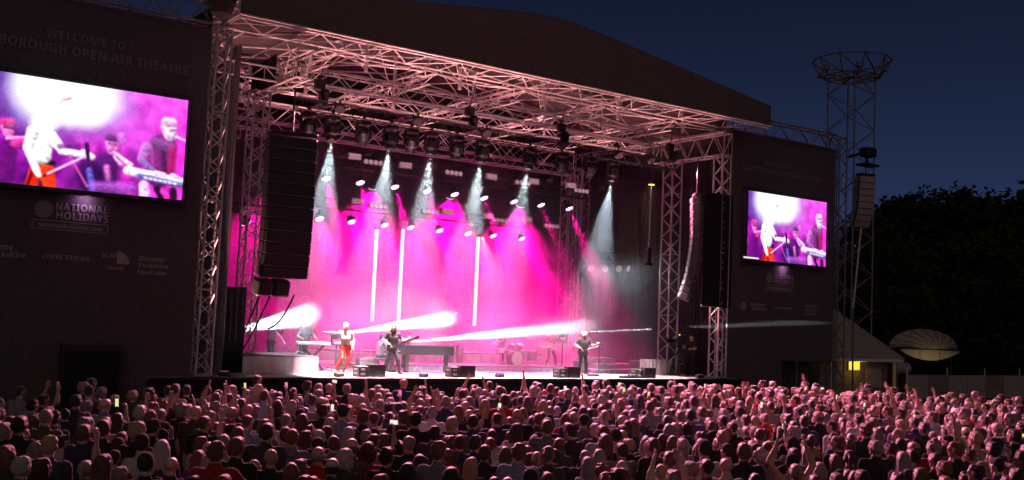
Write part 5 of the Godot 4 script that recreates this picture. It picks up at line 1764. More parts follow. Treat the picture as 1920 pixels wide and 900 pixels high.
func mic_stand(label: String, at_: Vector3, height: float, boom: Vector3, m: Material) -> void:
	var t := thing("microphone_stand", label, "microphone stand", at_)
	for k in 3:
		var a := TAU * k / 3.0 + 0.4
		rod(t, "leg", Vector3(0, 0.12, 0), Vector3(cos(a) * 0.3, 0.012, sin(a) * 0.3), 0.012, m)
	tube(t, "pole", Vector3(0, 0.1, 0), Vector3(0, height, 0), 0.014, m)
	part(t, "joint", block(Vector3(0.05, 0.06, 0.05), 0.01), m, at(0, height, 0))
	if boom.length() > 0.05:
		tube(t, "boom", Vector3(0, height, 0) - boom * 0.35, Vector3(0, height, 0) + boom, 0.011, m)
	var tip := Vector3(0, height, 0) + boom
	var d := boom.normalized() if boom.length() > 0.05 else Vector3.UP
	tube(t, "microphone", tip, tip + d * 0.13, 0.016, mats["black_metal"])
	part(t, "microphone_head", lathe([Vector2(0, -0.03), Vector2(0.024, -0.015), Vector2(0.026, 0.01), Vector2(0.0, 0.032)], 12), mats["grey_metal"], at(tip.x + d.x * 0.15, tip.y + d.y * 0.15, tip.z + d.z * 0.15))


func drum(t: Node3D, called: String, centre: Vector3, axis: Vector3, r: float, h: float, shell: Material) -> void:
	var y := axis.normalized()
	var x := y.cross(Vector3.FORWARD if absf(y.z) < 0.9 else Vector3.UP).normalized()
	var tr := Transform3D(Basis(x, y, x.cross(y)), centre)
	var d := part(t, called, lathe([Vector2(r * 0.98, -h / 2), Vector2(r, -h / 2 + 0.01), Vector2(r, h / 2 - 0.01), Vector2(r * 0.98, h / 2)], 22), shell, tr)
	part(d, "skin", lathe([Vector2(0, h / 2 - 0.004), Vector2(r * 0.97, h / 2 - 0.004), Vector2(r * 0.97, h / 2 - 0.02), Vector2(0, h / 2 - 0.02)], 22), mats["white_paint"])
	part(d, "skin", lathe([Vector2(0, -h / 2 + 0.02), Vector2(r * 0.97, -h / 2 + 0.02), Vector2(r * 0.97, -h / 2 + 0.004), Vector2(0, -h / 2 + 0.004)], 22), mats["white_paint"])
	for s in [-1, 1]:
		part(d, "hoop", lathe([Vector2(r, s * h / 2 - 0.014), Vector2(r + 0.014, s * h / 2 - 0.014), Vector2(r + 0.014, s * h / 2 + 0.014), Vector2(r, s * h / 2 + 0.014)], 22), mats["chrome"])


func cymbal(t: Node3D, centre: Vector3, r: float, tilt: float) -> void:
	part(t, "cymbal", lathe([Vector2(0.0, 0.03), Vector2(0.05, 0.02), Vector2(0.07, 0.005), Vector2(r, -0.02), Vector2(r, -0.024), Vector2(0.07, 0.0), Vector2(0.0, 0.024)], 22), mats["brass"], Transform3D(Basis(Vector3.RIGHT, tilt), centre))
	rod(t, "cymbal_stand", Vector3(centre.x, 0.1, centre.z - 0.05), centre, 0.014, mats["chrome"])
	for k in 3:
		var a := TAU * k / 3.0
		rod(t, "cymbal_foot", Vector3(centre.x, 0.2, centre.z - 0.05), Vector3(centre.x + cos(a) * 0.22, 0.01, centre.z - 0.05 + sin(a) * 0.22), 0.012, mats["chrome"])


func build_stage_things() -> void:
	paint("brass", Color(0.75, 0.55, 0.22), 0.3, 0.8)
	paint("drum_red", Color(0.05, 0.02, 0.035), 0.3)
	# grand piano
	var p := thing("grand_piano", "black grand piano on the stage behind the left guitarist", "piano", Vector3(19.55, deck_y, -2.75))
	var o := PackedVector2Array()
	for q in [[0.0, 0.0], [2.05, 0.0], [2.15, 0.06], [2.2, 0.25], [2.1, 0.5], [1.75, 0.62], [1.4, 0.8], [1.1, 1.15], [0.7, 1.38], [0.25, 1.42], [0.0, 1.4]]:
		o.append(Vector2(q[0], q[1]))
	var lay := Basis(Vector3.RIGHT, -PI / 2)
	part(p, "case", extrude(o, 0.32), mats["black_gloss"], Transform3D(lay, Vector3(0, 0.98, 0)))
	part(p, "lid", extrude(o, 0.03), mats["black_gloss"], Transform3D(lay, Vector3(0.0, 1.015, 0.02)))
	part(p, "lid_trim", block(Vector3(2.1, 0.014, 0.012), 0.003), mats["chrome"], at(1.02, 1.0, 0.026))
	var kb := part(p, "key_bed", block(Vector3(0.32, 0.1, 1.42), 0.02), mats["black_gloss"], at(-0.15, 0.72, -0.7))
	part(kb, "white_keys", block(Vector3(0.15, 0.02, 1.22), 0.003), mats["white_paint"], at(-0.06, 0.058, 0))
	for k in 12:
		part(kb, "black_key", block(Vector3(0.09, 0.012, 0.02), 0.002), mats["black_gloss"], at(-0.02, 0.075, -0.55 + 0.1 * k))
	for q in [[0.18, -0.16], [0.18, -1.25], [1.92, -0.22]]:
		part(p, "leg", block(Vector3(0.15, 0.66, 0.13), 0.02), mats["black_gloss"], at(q[0], 0.34, q[1]))
	part(p, "pedal_lyre", block(Vector3(0.1, 0.5, 0.3), 0.02), mats["black_gloss"], at(0.4, 0.38, -0.7))
	var bn := thing("piano_bench", "black piano bench at the left end of the grand piano", "bench", Vector3(18.85, deck_y, -3.45))
	part(bn, "seat", block(Vector3(0.36, 0.08, 0.7), 0.03), mats["black_plastic"], at(0, 0.46, 0))
	for q in [[-0.13, -0.28], [0.13, -0.28], [-0.13, 0.28], [0.13, 0.28]]:
		rod(bn, "leg", Vector3(q[0], 0, q[1]), Vector3(q[0], 0.43, q[1]), 0.025, mats["black_metal"])
	# keyboard on its stand
	var kk := thing("stage_keyboard", "white stage keyboard on a crossed stand behind the singer", "keyboard", Vector3(16.45, deck_y, -3.95), -0.25)
	part(kk, "case", block(Vector3(1.2, 0.11, 0.36), 0.025), mats["white_paint"], at(0, 0.95, 0))
	part(kk, "white_keys", block(Vector3(1.1, 0.02, 0.14), 0.004), mats["cream"], at(0, 1.008, -0.08))
	for k in 14:
		part(kk, "black_key", block(Vector3(0.02, 0.014, 0.08), 0.003), mats["black_gloss"], at(-0.5 + 0.076 * k, 1.02, -0.05))
	for s in [-1, 1]:
		rod(kk, "leg", Vector3(-0.4 * s, 0.02, 0.12), Vector3(0.4 * s, 0.9, 0.12), 0.024, mats["black_metal"])
		rod(kk, "leg", Vector3(-0.4 * s, 0.02, -0.12), Vector3(0.4 * s, 0.9, -0.12), 0.024, mats["black_metal"])
		part(kk, "foot_bar", block(Vector3(0.05, 0.04, 0.4), 0.01), mats["black_metal"], at(s * 0.4, 0.02, 0))
	var k2 := thing("second_keyboard", "small keyboard stand just right of the singer", "keyboard", Vector3(17.75, deck_y, -4.1), 0.5)
	part(k2, "case", block(Vector3(0.9, 0.09, 0.3), 0.02), mats["white_paint"], at(0, 0.98, 0))
	part(k2, "keys", block(Vector3(0.82, 0.02, 0.12), 0.004), mats["cream"], at(0, 1.03, -0.06))
	for s in [-1, 1]:
		rod(k2, "leg", Vector3(-0.3 * s, 0.02, 0), Vector3(0.3 * s, 0.93, 0), 0.022, mats["black_metal"])
	# drum kit on its riser
	var dy := deck_y + 0.65
	var d := thing("drum_kit", "drum kit with cymbals lost in pink haze on the low riser", "drum kit", Vector3(26.1, deck_y + 0.21, -5.2))
	drum(d, "bass_drum", Vector3(0, 0.3, 0.25), Vector3(0, 0, 1), 0.29, 0.42, mats["drum_red"])
	drum(d, "rack_tom", Vector3(-0.2, 0.78, 0.3), Vector3(0, 1, 0.35), 0.15, 0.22, mats["drum_red"])
	drum(d, "rack_tom", Vector3(0.2, 0.78, 0.3), Vector3(0, 1, 0.35), 0.16, 0.24, mats["drum_red"])
	drum(d, "floor_tom", Vector3(0.6, 0.42, -0.05), Vector3(0, 1, 0.05), 0.21, 0.4, mats["drum_red"])
	drum(d, "floor_tom", Vector3(0.95, 0.42, 0.2), Vector3(0, 1, 0.05), 0.22, 0.4, mats["drum_red"])
	drum(d, "snare_drum", Vector3(-0.45, 0.6, -0.1), Vector3(0, 1, 0.08), 0.18, 0.14, mats["chrome"])
	cymbal(d, Vector3(-0.8, 1.2, 0.25), 0.24, 0.3)
	cymbal(d, Vector3(0.55, 1.25, 0.3), 0.26, 0.3)
	cymbal(d, Vector3(1.1, 1.15, 0.0), 0.26, 0.25)
	cymbal(d, Vector3(-0.75, 0.85, -0.15), 0.18, 0.0)
	cymbal(d, Vector3(-0.75, 0.88, -0.15), 0.18, 0.0)
	var st := thing("drum_stool", "round black drum stool behind the drum kit", "stool", Vector3(26.0, deck_y + 0.21, -5.9))
	part(st, "seat", lathe([Vector2(0, 0), Vector2(0.17, 0.0), Vector2(0.18, 0.05), Vector2(0.15, 0.08), Vector2(0, 0.085)], 18), mats["black_plastic"], at(0, 0.42, 0))
	tube(st, "post", Vector3(0, 0.1, 0), Vector3(0, 0.43, 0), 0.025, mats["chrome"])
	for k in 3:
		var a := TAU * k / 3.0
		rod(st, "leg", Vector3(0, 0.22, 0), Vector3(cos(a) * 0.24, 0.01, sin(a) * 0.24), 0.014, mats["chrome"])
	var tm := thing("timbales", "pair of pale timbale drums on a stand right of the drum kit", "drums", Vector3(27.7, deck_y + 0.21, -5.0))
	drum(tm, "timbale", Vector3(-0.18, 0.86, 0), Vector3(0, 1, 0.12), 0.17, 0.16, mats["white_paint"])
	drum(tm, "timbale", Vector3(0.2, 0.86, 0), Vector3(0, 1, 0.12), 0.19, 0.16, mats["white_paint"])
	for k in 3:
		var a := TAU * k / 3.0 + 0.5
		rod(tm, "leg", Vector3(0, 0.78, 0), Vector3(cos(a) * 0.3, 0.01, sin(a) * 0.3), 0.02, mats["chrome"])
	cymbal(tm, Vector3(0.45, 1.25, -0.1), 0.22, 0.25)
	# congas left of the drums
	var cg := thing("congas", "pair of tall conga drums with cymbals on the low riser, left of drum kit", "drums", Vector3(23.3, deck_y + 0.21, -5.2))
	for s in [-1, 1]:
		part(cg, "shell", lathe([Vector2(0.0, 0.0), Vector2(0.13, 0.0), Vector2(0.19, 0.4), Vector2(0.15, 0.74), Vector2(0.0, 0.74)], 18), mats["drum_red"], at(s * 0.22, 0.05, 0))
		part(cg, "hoop", lathe([Vector2(0.15, 0.0), Vector2(0.165, 0.0), Vector2(0.165, 0.03), Vector2(0.15, 0.03)], 18), mats["chrome"], at(s * 0.22, 0.75, 0))
	cymbal(cg, Vector3(0.7, 1.25, 0.0), 0.25, 0.2)
	cymbal(cg, Vector3(-0.7, 1.15, 0.1), 0.22, 0.2)
	# stands
	var pale: Material = mats["aluminium"]
	mic_stand("microphone stand with a boom before the right guitarist", Vector3(27.95, deck_y, -1.7), 1.18, Vector3(-0.42, 0.42, -0.1), mats["black_metal"])
	mic_stand("tall white straight stand in the haze, left one of three", Vector3(18.85, deck_y + 0.21, -5.4), 1.95, Vector3.ZERO, pale)
	mic_stand("tall white straight stand in the haze, middle one of three", Vector3(19.25, deck_y + 0.21, -5.6), 1.95, Vector3.ZERO, pale)
	mic_stand("tall white straight stand in the haze, right one of three", Vector3(19.6, deck_y + 0.21, -5.5), 1.8, Vector3.ZERO, pale)
	mic_stand("short slanting boom stand before the left brass player", Vector3(15.6, deck_y + 0.58, -3.3), 0.5, Vector3(-0.25, 0.55, -0.2), pale)
	mic_stand("short slanting boom stand between the two brass players", Vector3(15.1, deck_y + 0.58, -3.6), 0.5, Vector3(-0.3, 0.5, -0.3), pale)
	mic_stand("short microphone stand on the grand piano side", Vector3(20.9, deck_y, -4.15), 1.15, Vector3(-0.35, 0.25, 0.1), pale)
	for k in 3:
		var t := thing("stage_amplifier", "black guitar amplifier on the stage floor, %s" % ["behind the singer", "behind the left guitarist", "left of the steps"][k], "amplifier", Vector3([18.0, 18.75, 28.9][k], deck_y, [-2.9, -3.95, -4.0][k]))
		part(t, "cabinet", block(Vector3(0.6, 0.5, 0.3), 0.03), mats["black_plastic"], at(0, 0.25, 0))
		part(t, "grille", block(Vector3(0.54, 0.34, 0.02), 0.006), mats["grey_metal"], at(0, 0.21, 0.155))
		part(t, "panel", block(Vector3(0.54, 0.08, 0.02), 0.006), mats["chrome"], at(0, 0.44, 0.155))
		for j in 4:
			part(t, "knob", block(Vector3(0.03, 0.03, 0.02), 0.006), mats["black_gloss"], at(-0.2 + 0.13 * j, 0.44, 0.17))
	for k in 2:
		var t := thing("effects_box", "small dark effects box on the stage floor, %s" % ["left of the steps monitor", "before the right guitarist"][k], "effects box", Vector3([28.3, 27.4][k], deck_y, [-0.5, -1.4][k]))
		part(t, "box", block(Vector3(0.45, 0.08, 0.25), 0.02), mats["black_plastic"], at(0, 0.04, 0))
		for j in 3:
			part(t, "switch", block(Vector3(0.05, 0.03, 0.05), 0.01), mats["chrome"], at(-0.14 + 0.14 * j, 0.09, 0.04))
	# broadcast camera
	var c := thing("broadcast_camera", "large television camera on a tripod at the right of stage", "camera", Vector3(32.62, deck_y, -1.9), -1.95)
	part(c, "camera_body", block(Vector3(0.26, 0.3, 0.55), 0.04), mats["black_plastic"], at(0, 1.5, -0.1))
	part(c, "lens_barrel", lathe([Vector2(0.0, -0.2), Vector2(0.08, -0.2), Vector2(0.09, 0.1), Vector2(0.12, 0.2), Vector2(0.11, 0.22), Vector2(0.0, 0.21)], 18), mats["black_gloss"], Transform3D(Basis(Vector3.RIGHT, PI / 2), Vector3(0, 1.5, 0.35)))
	part(c, "viewfinder", block(Vector3(0.2, 0.16, 0.22), 0.03), mats["black_plastic"], at(0.02, 1.74, -0.12))
	part(c, "tally_lamp", block(Vector3(0.1, 0.05, 0.03), 0.01), mats["lamp_yellow"], at(0.02, 1.76, 0.0))
	part(c, "pan_head", block(Vector3(0.2, 0.14, 0.24), 0.03), mats["black_metal"], at(0, 1.27, 0))
	rod(c, "pan_bar", Vector3(0.1, 1.26, -0.1), Vector3(0.2, 1.2, -0.6), 0.016, mats["black_metal"])
	for k in 3:
		var a := TAU * k / 3.0 + 0.3
		rod(c, "tripod_leg", Vector3(0, 1.22, 0), Vector3(cos(a) * 0.45, 0.02, sin(a) * 0.45), 0.03, mats["black_metal"])
		rod(c, "spreader", Vector3(0, 0.5, 0), Vector3(cos(a) * 0.27, 0.5, sin(a) * 0.27), 0.014, mats["grey_metal"])


func build_performers() -> void:
	var skin := paint("skin", Color(0.52, 0.33, 0.25), 0.5)
	skin.subsurf_scatter_enabled = true
	skin.subsurf_scatter_strength = 0.1
	var eye := paint("eye", Color(0.03, 0.02, 0.02), 0.2)
	var lip := paint("lip", Color(0.36, 0.14, 0.12), 0.45)
	var black := mottled("black_cotton", Color(0.02, 0.02, 0.022), 0.9, 2.0, 0.4, 41)
	var grey := mottled("grey_cotton", Color(0.25, 0.26, 0.3), 0.9, 2.0, 0.3, 42)
	var white := mottled("white_satin", Color(0.75, 0.72, 0.68), 0.5, 2.0, 0.1, 43)
	var red := mottled("red_satin", Color(0.62, 0.03, 0.015), 0.4, 2.0, 0.2, 44)
	var shoe := paint("shoe", Color(0.02, 0.018, 0.018), 0.5)
	var heel := paint("gold_shoe", Color(0.6, 0.42, 0.2), 0.35)
	var auburn := paint("hair_auburn", Color(0.12, 0.045, 0.02), 0.5)
	var blond := paint("hair_blond_performer", Color(0.55, 0.38, 0.16), 0.5)
	var dark := paint("hair_dark_performer", Color(0.02, 0.014, 0.012), 0.5)
	var lk := func(top: Material, legs: Material, feet: Material) -> Dictionary:
		return {0: top, 1: legs, 2: skin, 3: eye, 4: feet, 5: lip}
	var play := {"upper_r": Vector3(-0.55, -0.8, -0.12), "fore_r": Vector3(0.62, -0.42, 0.62), "hand_r": Vector3(0.75, -0.6, 0.2), "curl_r": 0.9, "upper_l": Vector3(0.5, -0.75, 0.2), "fore_l": Vector3(0.35, 0.25, 0.85), "hand_l": Vector3(0.1, 0.7, 0.5), "curl_l": 1.2,
		"knee_l": Vector3(0.2, 0.5, 0.1), "ankle_l": Vector3(0.3, 0.09, 0.03), "knee_r": Vector3(-0.17, 0.5, 0.06), "ankle_r": Vector3(-0.26, 0.09, -0.06), "lean": Vector3(0, 1, 0.08)}
	# left guitarist
	var a := play.duplicate()
	a.look = -0.5; a.nod = 0.25; a.shoulder = 0.2; a.bulk = 1.05
	var d: Dictionary = performer("person", "long-haired guitarist in black T-shirt and trousers, standing before the piano", Vector3(18.45, deck_y, -1.75), -0.15, a, lk.call(black, black, shoe), "long", auburn)
	guitar("dark electric guitar held by the long-haired guitarist in black", d.node, Vector3(-0.06, 0.97, 0.2), Vector3(0.88, 0.38, 0.14), Vector3(0, 0.1, 1), mats["black_gloss"], mats["black_gloss"], 0.12)
	# right guitarist
	var b := play.duplicate()
	b.look = 0.35; b.nod = 0.0; b.shoulder = 0.205; b.bulk = 1.12
	b.knee_l = Vector3(0.13, 0.5, 0.06); b.ankle_l = Vector3(0.16, 0.09, 0.0); b.knee_r = Vector3(-0.11, 0.5, 0.05); b.ankle_r = Vector3(-0.13, 0.09, -0.03)
	d = performer("person", "bald bearded guitarist in dark T-shirt singing at the boom microphone", Vector3(27.6, deck_y, -2.3), -0.25, b, lk.call(black, black, shoe))
	var beard := {}
	mesh_field(beard, [[Vector3(-0.05, -0.06, 0.03), Vector3(0, -0.1, 0.06), 0.03, 0.035, 0], [Vector3(0.05, -0.06, 0.03), Vector3(0, -0.1, 0.06), 0.03, 0.035, 0]], 0.01, 0.02)
	part(d.node, "beard", figure_mesh(beard, [0]), auburn, Transform3D(d.joints.hb, d.joints.head))
	guitar("black electric guitar held by the bald guitarist at the microphone", d.node, Vector3(-0.07, 0.98, 0.2), Vector3(0.92, 0.3, 0.1), Vector3(0, 0.1, 1), mats["black_gloss"], mats["drum_red"])
	# bass player in the haze
	var c := play.duplicate()
	c.look = 0.2
	d = performer("person", "hazy bass player in dark clothes standing left of the bald guitarist", Vector3(29.15, deck_y, -6.4), 0.1, c, lk.call(black, black, shoe), "tousled", dark)
	guitar("pale bass guitar held by the hazy bass player", d.node, Vector3(-0.06, 0.97, 0.2), Vector3(0.9, 0.35, 0.1), Vector3(0, 0.1, 1), mats["cream"], mats["cream"], 0.25)
	# singer
	var s := {"woman": true, "sleeve": "none", "lean": Vector3(-0.1, 1, 0.22), "twist": -0.3, "look": -0.5, "nod": 0.25, "upper_r": Vector3(-0.95, -0.05, 0.25), "fore_r": Vector3(-0.98, 0.05, 0.1), "curl_r": 0.3, "upper_l": Vector3(0.35, -0.9, -0.1), "fore_l": Vector3(-0.2, -0.95, 0.35), "curl_l": 0.9,
		"knee_r": Vector3(-0.16, 0.52, 0.16), "ankle_r": Vector3(-0.36, 0.12, 0.06), "knee_l": Vector3(0.12, 0.51, 0.06), "ankle_l": Vector3(0.04, 0.11, -0.06)}
	d = performer("person", "blonde singer in white top and bright red trousers, one arm stretched out", Vector3(16.75, deck_y, -2.0), -0.1, s, lk.call(white, red, heel), "tousled", blond)
	# keyboard player
	var kp := {"sleeve": "short", "lean": Vector3(0.05, 1, 0.2), "nod": 0.2, "look": 0.5, "shoulder": 0.205, "bulk": 1.1, "upper_r": Vector3(-0.35, -0.8, 0.35), "fore_r": Vector3(0.1, -0.25, 0.95), "upper_l": Vector3(0.35, -0.8, 0.35), "fore_l": Vector3(-0.05, -0.25, 0.95)}
	performer("person", "bald keyboard player in a grey shirt leaning over the white keyboard", Vector3(16.3, deck_y, -4.45), 0.0, kp, lk.call(grey, black, shoe), "crop", blond)
	# pianist, seated
	var pp := {"pelvis": Vector3(0, 0.56, 0), "lean": Vector3(0, 1, 0.12), "nod": 0.15, "sleeve": "long", "knee_l": Vector3(0.14, 0.52, 0.42), "knee_r": Vector3(-0.14, 0.52, 0.42), "ankle_l": Vector3(0.13, 0.09, 0.4), "ankle_r": Vector3(-0.13, 0.09, 0.4), "upper_r": Vector3(-0.2, -0.85, 0.4), "fore_r": Vector3(0.0, -0.05, 1), "upper_l": Vector3(0.2, -0.85, 0.4), "fore_l": Vector3(0.0, -0.05, 1)}
	performer("person", "seated pianist at the grand piano, mostly hidden by the left guitarist", Vector3(18.9, deck_y, -3.45), PI / 2, pp, lk.call(grey, black, shoe), "short", dark)
	# brass players behind the white platform
	var hp := {"sleeve": "long", "nod": 0.05, "upper_r": Vector3(-0.5, -0.5, 0.65), "fore_r": Vector3(0.55, 0.5, 0.6), "hand_r": Vector3(0.5, 0.3, 0.8), "curl_r": 1.3, "upper_l": Vector3(0.5, -0.5, 0.65), "fore_l": Vector3(-0.5, 0.5, 0.65), "hand_l": Vector3(-0.5, 0.3, 0.8), "curl_l": 1.3}
	for k in 2:
		d = performer("person", ["brass player at the far left behind the white-draped platform", "brass player beside the keyboard player, raising a horn"][k], Vector3([15.55, 16.55][k], deck_y, [-5.6, -5.2][k]), [0.5, 0.7][k], hp, lk.call(black if k else grey, black, shoe), "short", dark)
		var t := thing("trumpet", "bright trumpet raised by the %s brass player" % ["far left", "right-hand"][k], "trumpet")
		var h: Vector3 = d.joints.head + Vector3(0, -0.06, 0.12)
		t.transform = d.node.transform * Transform3D(Basis(), h)
		tube(t, "lead_pipe", Vector3(0, 0, 0), Vector3(0, -0.02, 0.34), 0.009, mats["brass"])
		tube(t, "lower_tube", Vector3(0, -0.06, 0.06), Vector3(0, -0.08, 0.34), 0.009, mats["brass"])
		for j in 3:
			tube(t, "valve", Vector3(0, 0.03, 0.16 + 0.03 * j), Vector3(0, -0.11, 0.16 + 0.03 * j), 0.012, mats["brass"])
		part(t, "bell", lathe([Vector2(0.009, 0.0), Vector2(0.014, 0.1), Vector2(0.03, 0.15), Vector2(0.06, 0.18), Vector2(0.058, 0.18), Vector2(0.026, 0.148), Vector2(0.006, 0.1)], 16), mats["brass"], Transform3D(Basis(Vector3.RIGHT, PI / 2), Vector3(0, -0.02, 0.33)))
	# drummer
	var dp := pp.duplicate()
	dp.sleeve = "none"
	dp.upper_r = Vector3(-0.5, -0.6, 0.5); dp.fore_r = Vector3(0.3, 0.4, 0.8); dp.curl_r = 1.4; dp.upper_l = Vector3(0.5, -0.8, 0.4); dp.fore_l = Vector3(-0.3, 0.1, 0.9); dp.curl_l = 1.4
	dp.pelvis = Vector3(0, 0.6, 0)
	performer("person", "drummer seated behind the drum kit in the pink haze", Vector3(26.0, deck_y + 0.21, -5.85), 0.0, dp, lk.call(black, black, shoe), "short", dark)
	# camera operator
	var cp := {"nod": 0.0, "upper_r": Vector3(-0.3, -0.7, 0.6), "fore_r": Vector3(0.1, 0.1, 1), "curl_r": 1.2, "upper_l": Vector3(0.3, -0.8, 0.5), "fore_l": Vector3(-0.1, 0.05, 1), "curl_l": 1.2, "bulk": 1.1, "shoulder": 0.2}
	performer("person", "camera operator in dark clothes with both hands on the television camera", Vector3(33.3, deck_y, -1.8), -PI / 2 + 0.15, cp, lk.call(black, black, shoe), "crop", dark)


# ---------------------------------------------------------------- the audience

func build_crowd() -> void:
	var r := RandomNumberGenerator.new()
	r.seed = 2024
	# the body shapes
	var up := Vector3(0.1, 1, 0.25)
	var specs := [
		{"sleeve": "short", "shoulder": 0.195, "bulk": 1.08},
		{"sleeve": "long", "woman": true, "shoulder": 0.165},
		{"sleeve": "long", "shoulder": 0.2, "bulk": 1.2, "look": 0.3},
		{"sleeve": "short", "woman": true, "shoulder": 0.165, "look": -0.35},
		{"sleeve": "long", "shoulder": 0.19, "upper_r": Vector3(-0.2, -0.35, 0.9), "fore_r": Vector3(0.25, 0.85, 0.45), "hand_r": Vector3(0.1, 1, 0.1), "curl_r": 1.0, "upper_l": Vector3(0.2, -0.35, 0.9), "fore_l": Vector3(-0.25, 0.85, 0.45), "hand_l": Vector3(-0.1, 1, 0.1), "curl_l": 1.0},
		{"sleeve": "short", "woman": true, "shoulder": 0.165, "upper_r": Vector3(-0.25, 0.45, 0.75), "fore_r": Vector3(0.2, 0.95, 0.2), "hand_r": Vector3(0.1, 1, 0), "curl_r": 1.0},
		{"sleeve": "short", "shoulder": 0.19, "upper_l": Vector3(0.35, 0.8, 0.4), "fore_l": Vector3(0.05, 1, 0.25), "hand_l": up, "curl_l": 0.2},
		{"sleeve": "none", "woman": true, "shoulder": 0.165, "upper_r": Vector3(-0.45, 0.7, 0.4), "fore_r": Vector3(0.35, 0.9, 0.2), "hand_r": Vector3(0.3, 1, 0.1), "curl_r": 0.15, "upper_l": Vector3(0.45, 0.7, 0.4), "fore_l": Vector3(-0.35, 0.9, 0.2), "hand_l": Vector3(-0.3, 1, 0.1), "curl_l": 0.15},
		{"sleeve": "long", "shoulder": 0.195, "bulk": 1.1, "upper_r": Vector3(-0.5, -0.6, 0.5), "fore_r": Vector3(0.6, 0.35, 0.6), "hand_r": Vector3(0.5, 0.7, 0.4), "curl_r": 0.2, "upper_l": Vector3(0.5, -0.6, 0.5), "fore_l": Vector3(-0.6, 0.35, 0.6), "hand_l": Vector3(-0.5, 0.7, 0.4), "curl_l": 0.2},
	]
	var pose_words := ["", "", "", "", "filming", "filming one-handed", "arm raised", "arms raised", "clapping"]
	var bodies := []
	for s in specs:
		bodies.append(person_mesh(s, false))
	var styles := ["short", "crop", "long", "bob", "balding", "curly", "ponytail", "bun", "very_long", "cap", "beanie", "tousled"]
	var hair := {}
	for s in styles:
		hair[s] = hair_mesh(s, false)
	var women := [1, 3, 5, 7]
	# colours
	var skins := [paint("crowd_skin", Color(0.52, 0.34, 0.27), 0.5), paint("crowd_skin_tan", Color(0.4, 0.25, 0.18), 0.5)]
	var tops := {"black": Color(0.02, 0.02, 0.022), "navy": Color(0.03, 0.04, 0.11), "grey": Color(0.22, 0.22, 0.24), "white": Color(0.62, 0.6, 0.6), "red": Color(0.4, 0.02, 0.025), "pale blue": Color(0.32, 0.36, 0.5), "olive": Color(0.1, 0.1, 0.05), "purple": Color(0.12, 0.05, 0.24), "cream": Color(0.5, 0.44, 0.34), "charcoal": Color(0.06, 0.06, 0.065)}
	var top_names := tops.keys()
	var top_mats := {}
	for t in tops:
		top_mats[t] = mottled("crowd_top_" + t, tops[t], 0.9, 2.2, 0.4, 60 + top_names.find(t), 0.8)
		top_mats[t].rim_enabled = true
		top_mats[t].rim = 0.7
	var jeans := [paint("crowd_jeans", Color(0.03, 0.04, 0.08), 0.9), paint("crowd_black_trousers", Color(0.015, 0.015, 0.015), 0.9)]
	var shoe: Material = mats["shoe"]
	var hairs := {"black": Color(0.012, 0.01, 0.01), "dark brown": Color(0.035, 0.02, 0.012), "brown": Color(0.1, 0.055, 0.03), "blonde": Color(0.34, 0.24, 0.14), "grey": Color(0.2, 0.19, 0.2), "white": Color(0.36, 0.34, 0.34), "ginger": Color(0.16, 0.06, 0.025)}
	var hair_names := ["black", "black", "dark brown", "dark brown", "dark brown", "brown", "brown", "brown", "blonde", "blonde", "grey", "grey", "white", "ginger"]
	var hair_mats := {}
	var strands := noise_tex(0.09, Color.BLACK, Color.WHITE, 91)
	strands.color_ramp = null
	strands.as_normal_map = true
	strands.bump_strength = 10.0
	for h in hairs:
		var m := paint("crowd_hair_" + h, hairs[h], 0.5)
		m.rim_enabled = true
		m.rim = 1.0
		m.normal_enabled = true
		m.normal_texture = strands
		m.normal_scale = 1.0
		m.uv1_triplanar = true
		m.uv1_world_triplanar = true
		m.uv1_scale = Vector3(9, 2.2, 9)
		hair_mats[h] = m
	hair_mats["hat"] = paint("crowd_hat", Color(0.025, 0.025, 0.035), 0.9)
	# where they stand: uneven rows that face the stage
	var cam: Camera3D = get_node("camera")
	var view := cam.transform.affine_inverse()
	var f := 240.0 / tan(deg_to_rad(cam.fov / 2.0))
	var people := []
	var u := Vector3(0.72, 0, 0.69)
	var w := Vector3(0.69, 0, -0.72)
	for i in range(-40, 60):
		for k in range(-40, 60):
			var p := Vector3(12, 0, 16) + u * (i * 0.575 + (0.29 if k % 2 else 0.0) + r.randf_range(-0.25, 0.25)) + w * (k * 0.68 + r.randf_range(-0.3, 0.3))
			var roll := r.randf()
			var front := 6.3 + maxf(0.0, p.x - 28.0) * 0.95 + maxf(0.0, 8.0 - p.x) * 0.25
			if p.z < front + r.randf() * 0.8 or p.x > 46.0 or p.x < -2.0:
				continue
			var q := view * (p + Vector3(0, 1.55, 0))
			if q.z > -8.0:
				continue
			var sx := 512.0 + q.x / -q.z * f
			var sy := 240.0 - q.y / -q.z * f
			if sx < -14.0 or sx > 1038.0 or sy > 490.0 or sy < 0.0:
				continue
			if roll < 0.07 or (sx < 120.0 and sy < 420.0 and roll < 0.35):
				continue
			var d := {"p": p, "sx": sx, "sy": sy, "depth": -q.z}
			var lady := r.randf() < 0.48
			var act := r.randf() * (1.0 if sy < 425.0 or r.randf() < 0.3 else 0.8)
			var v := 0
			if lady:
				v = 1 if act < 0.45 else 3 if act < 0.84 else 5 if act < 0.93 else 7
			else:
				v = 0 if act < 0.38 else 2 if act < 0.8 else 4 if act < 0.87 else 6 if act < 0.93 else 8
			d.v = v
			var hs := r.randf()
			if lady:
				d.style = "long" if hs < 0.34 else "bob" if hs < 0.56 else "very_long" if hs < 0.68 else "ponytail" if hs < 0.8 else "bun" if hs < 0.87 else "curly" if hs < 0.96 else "beanie"
			else:
				d.style = "short" if hs < 0.44 else "crop" if hs < 0.58 else "tousled" if hs < 0.76 else "balding" if hs < 0.84 else "" if hs < 0.89 else "cap" if hs < 0.96 else "beanie"
			d.hair = hair_names[r.randi() % hair_names.size()]
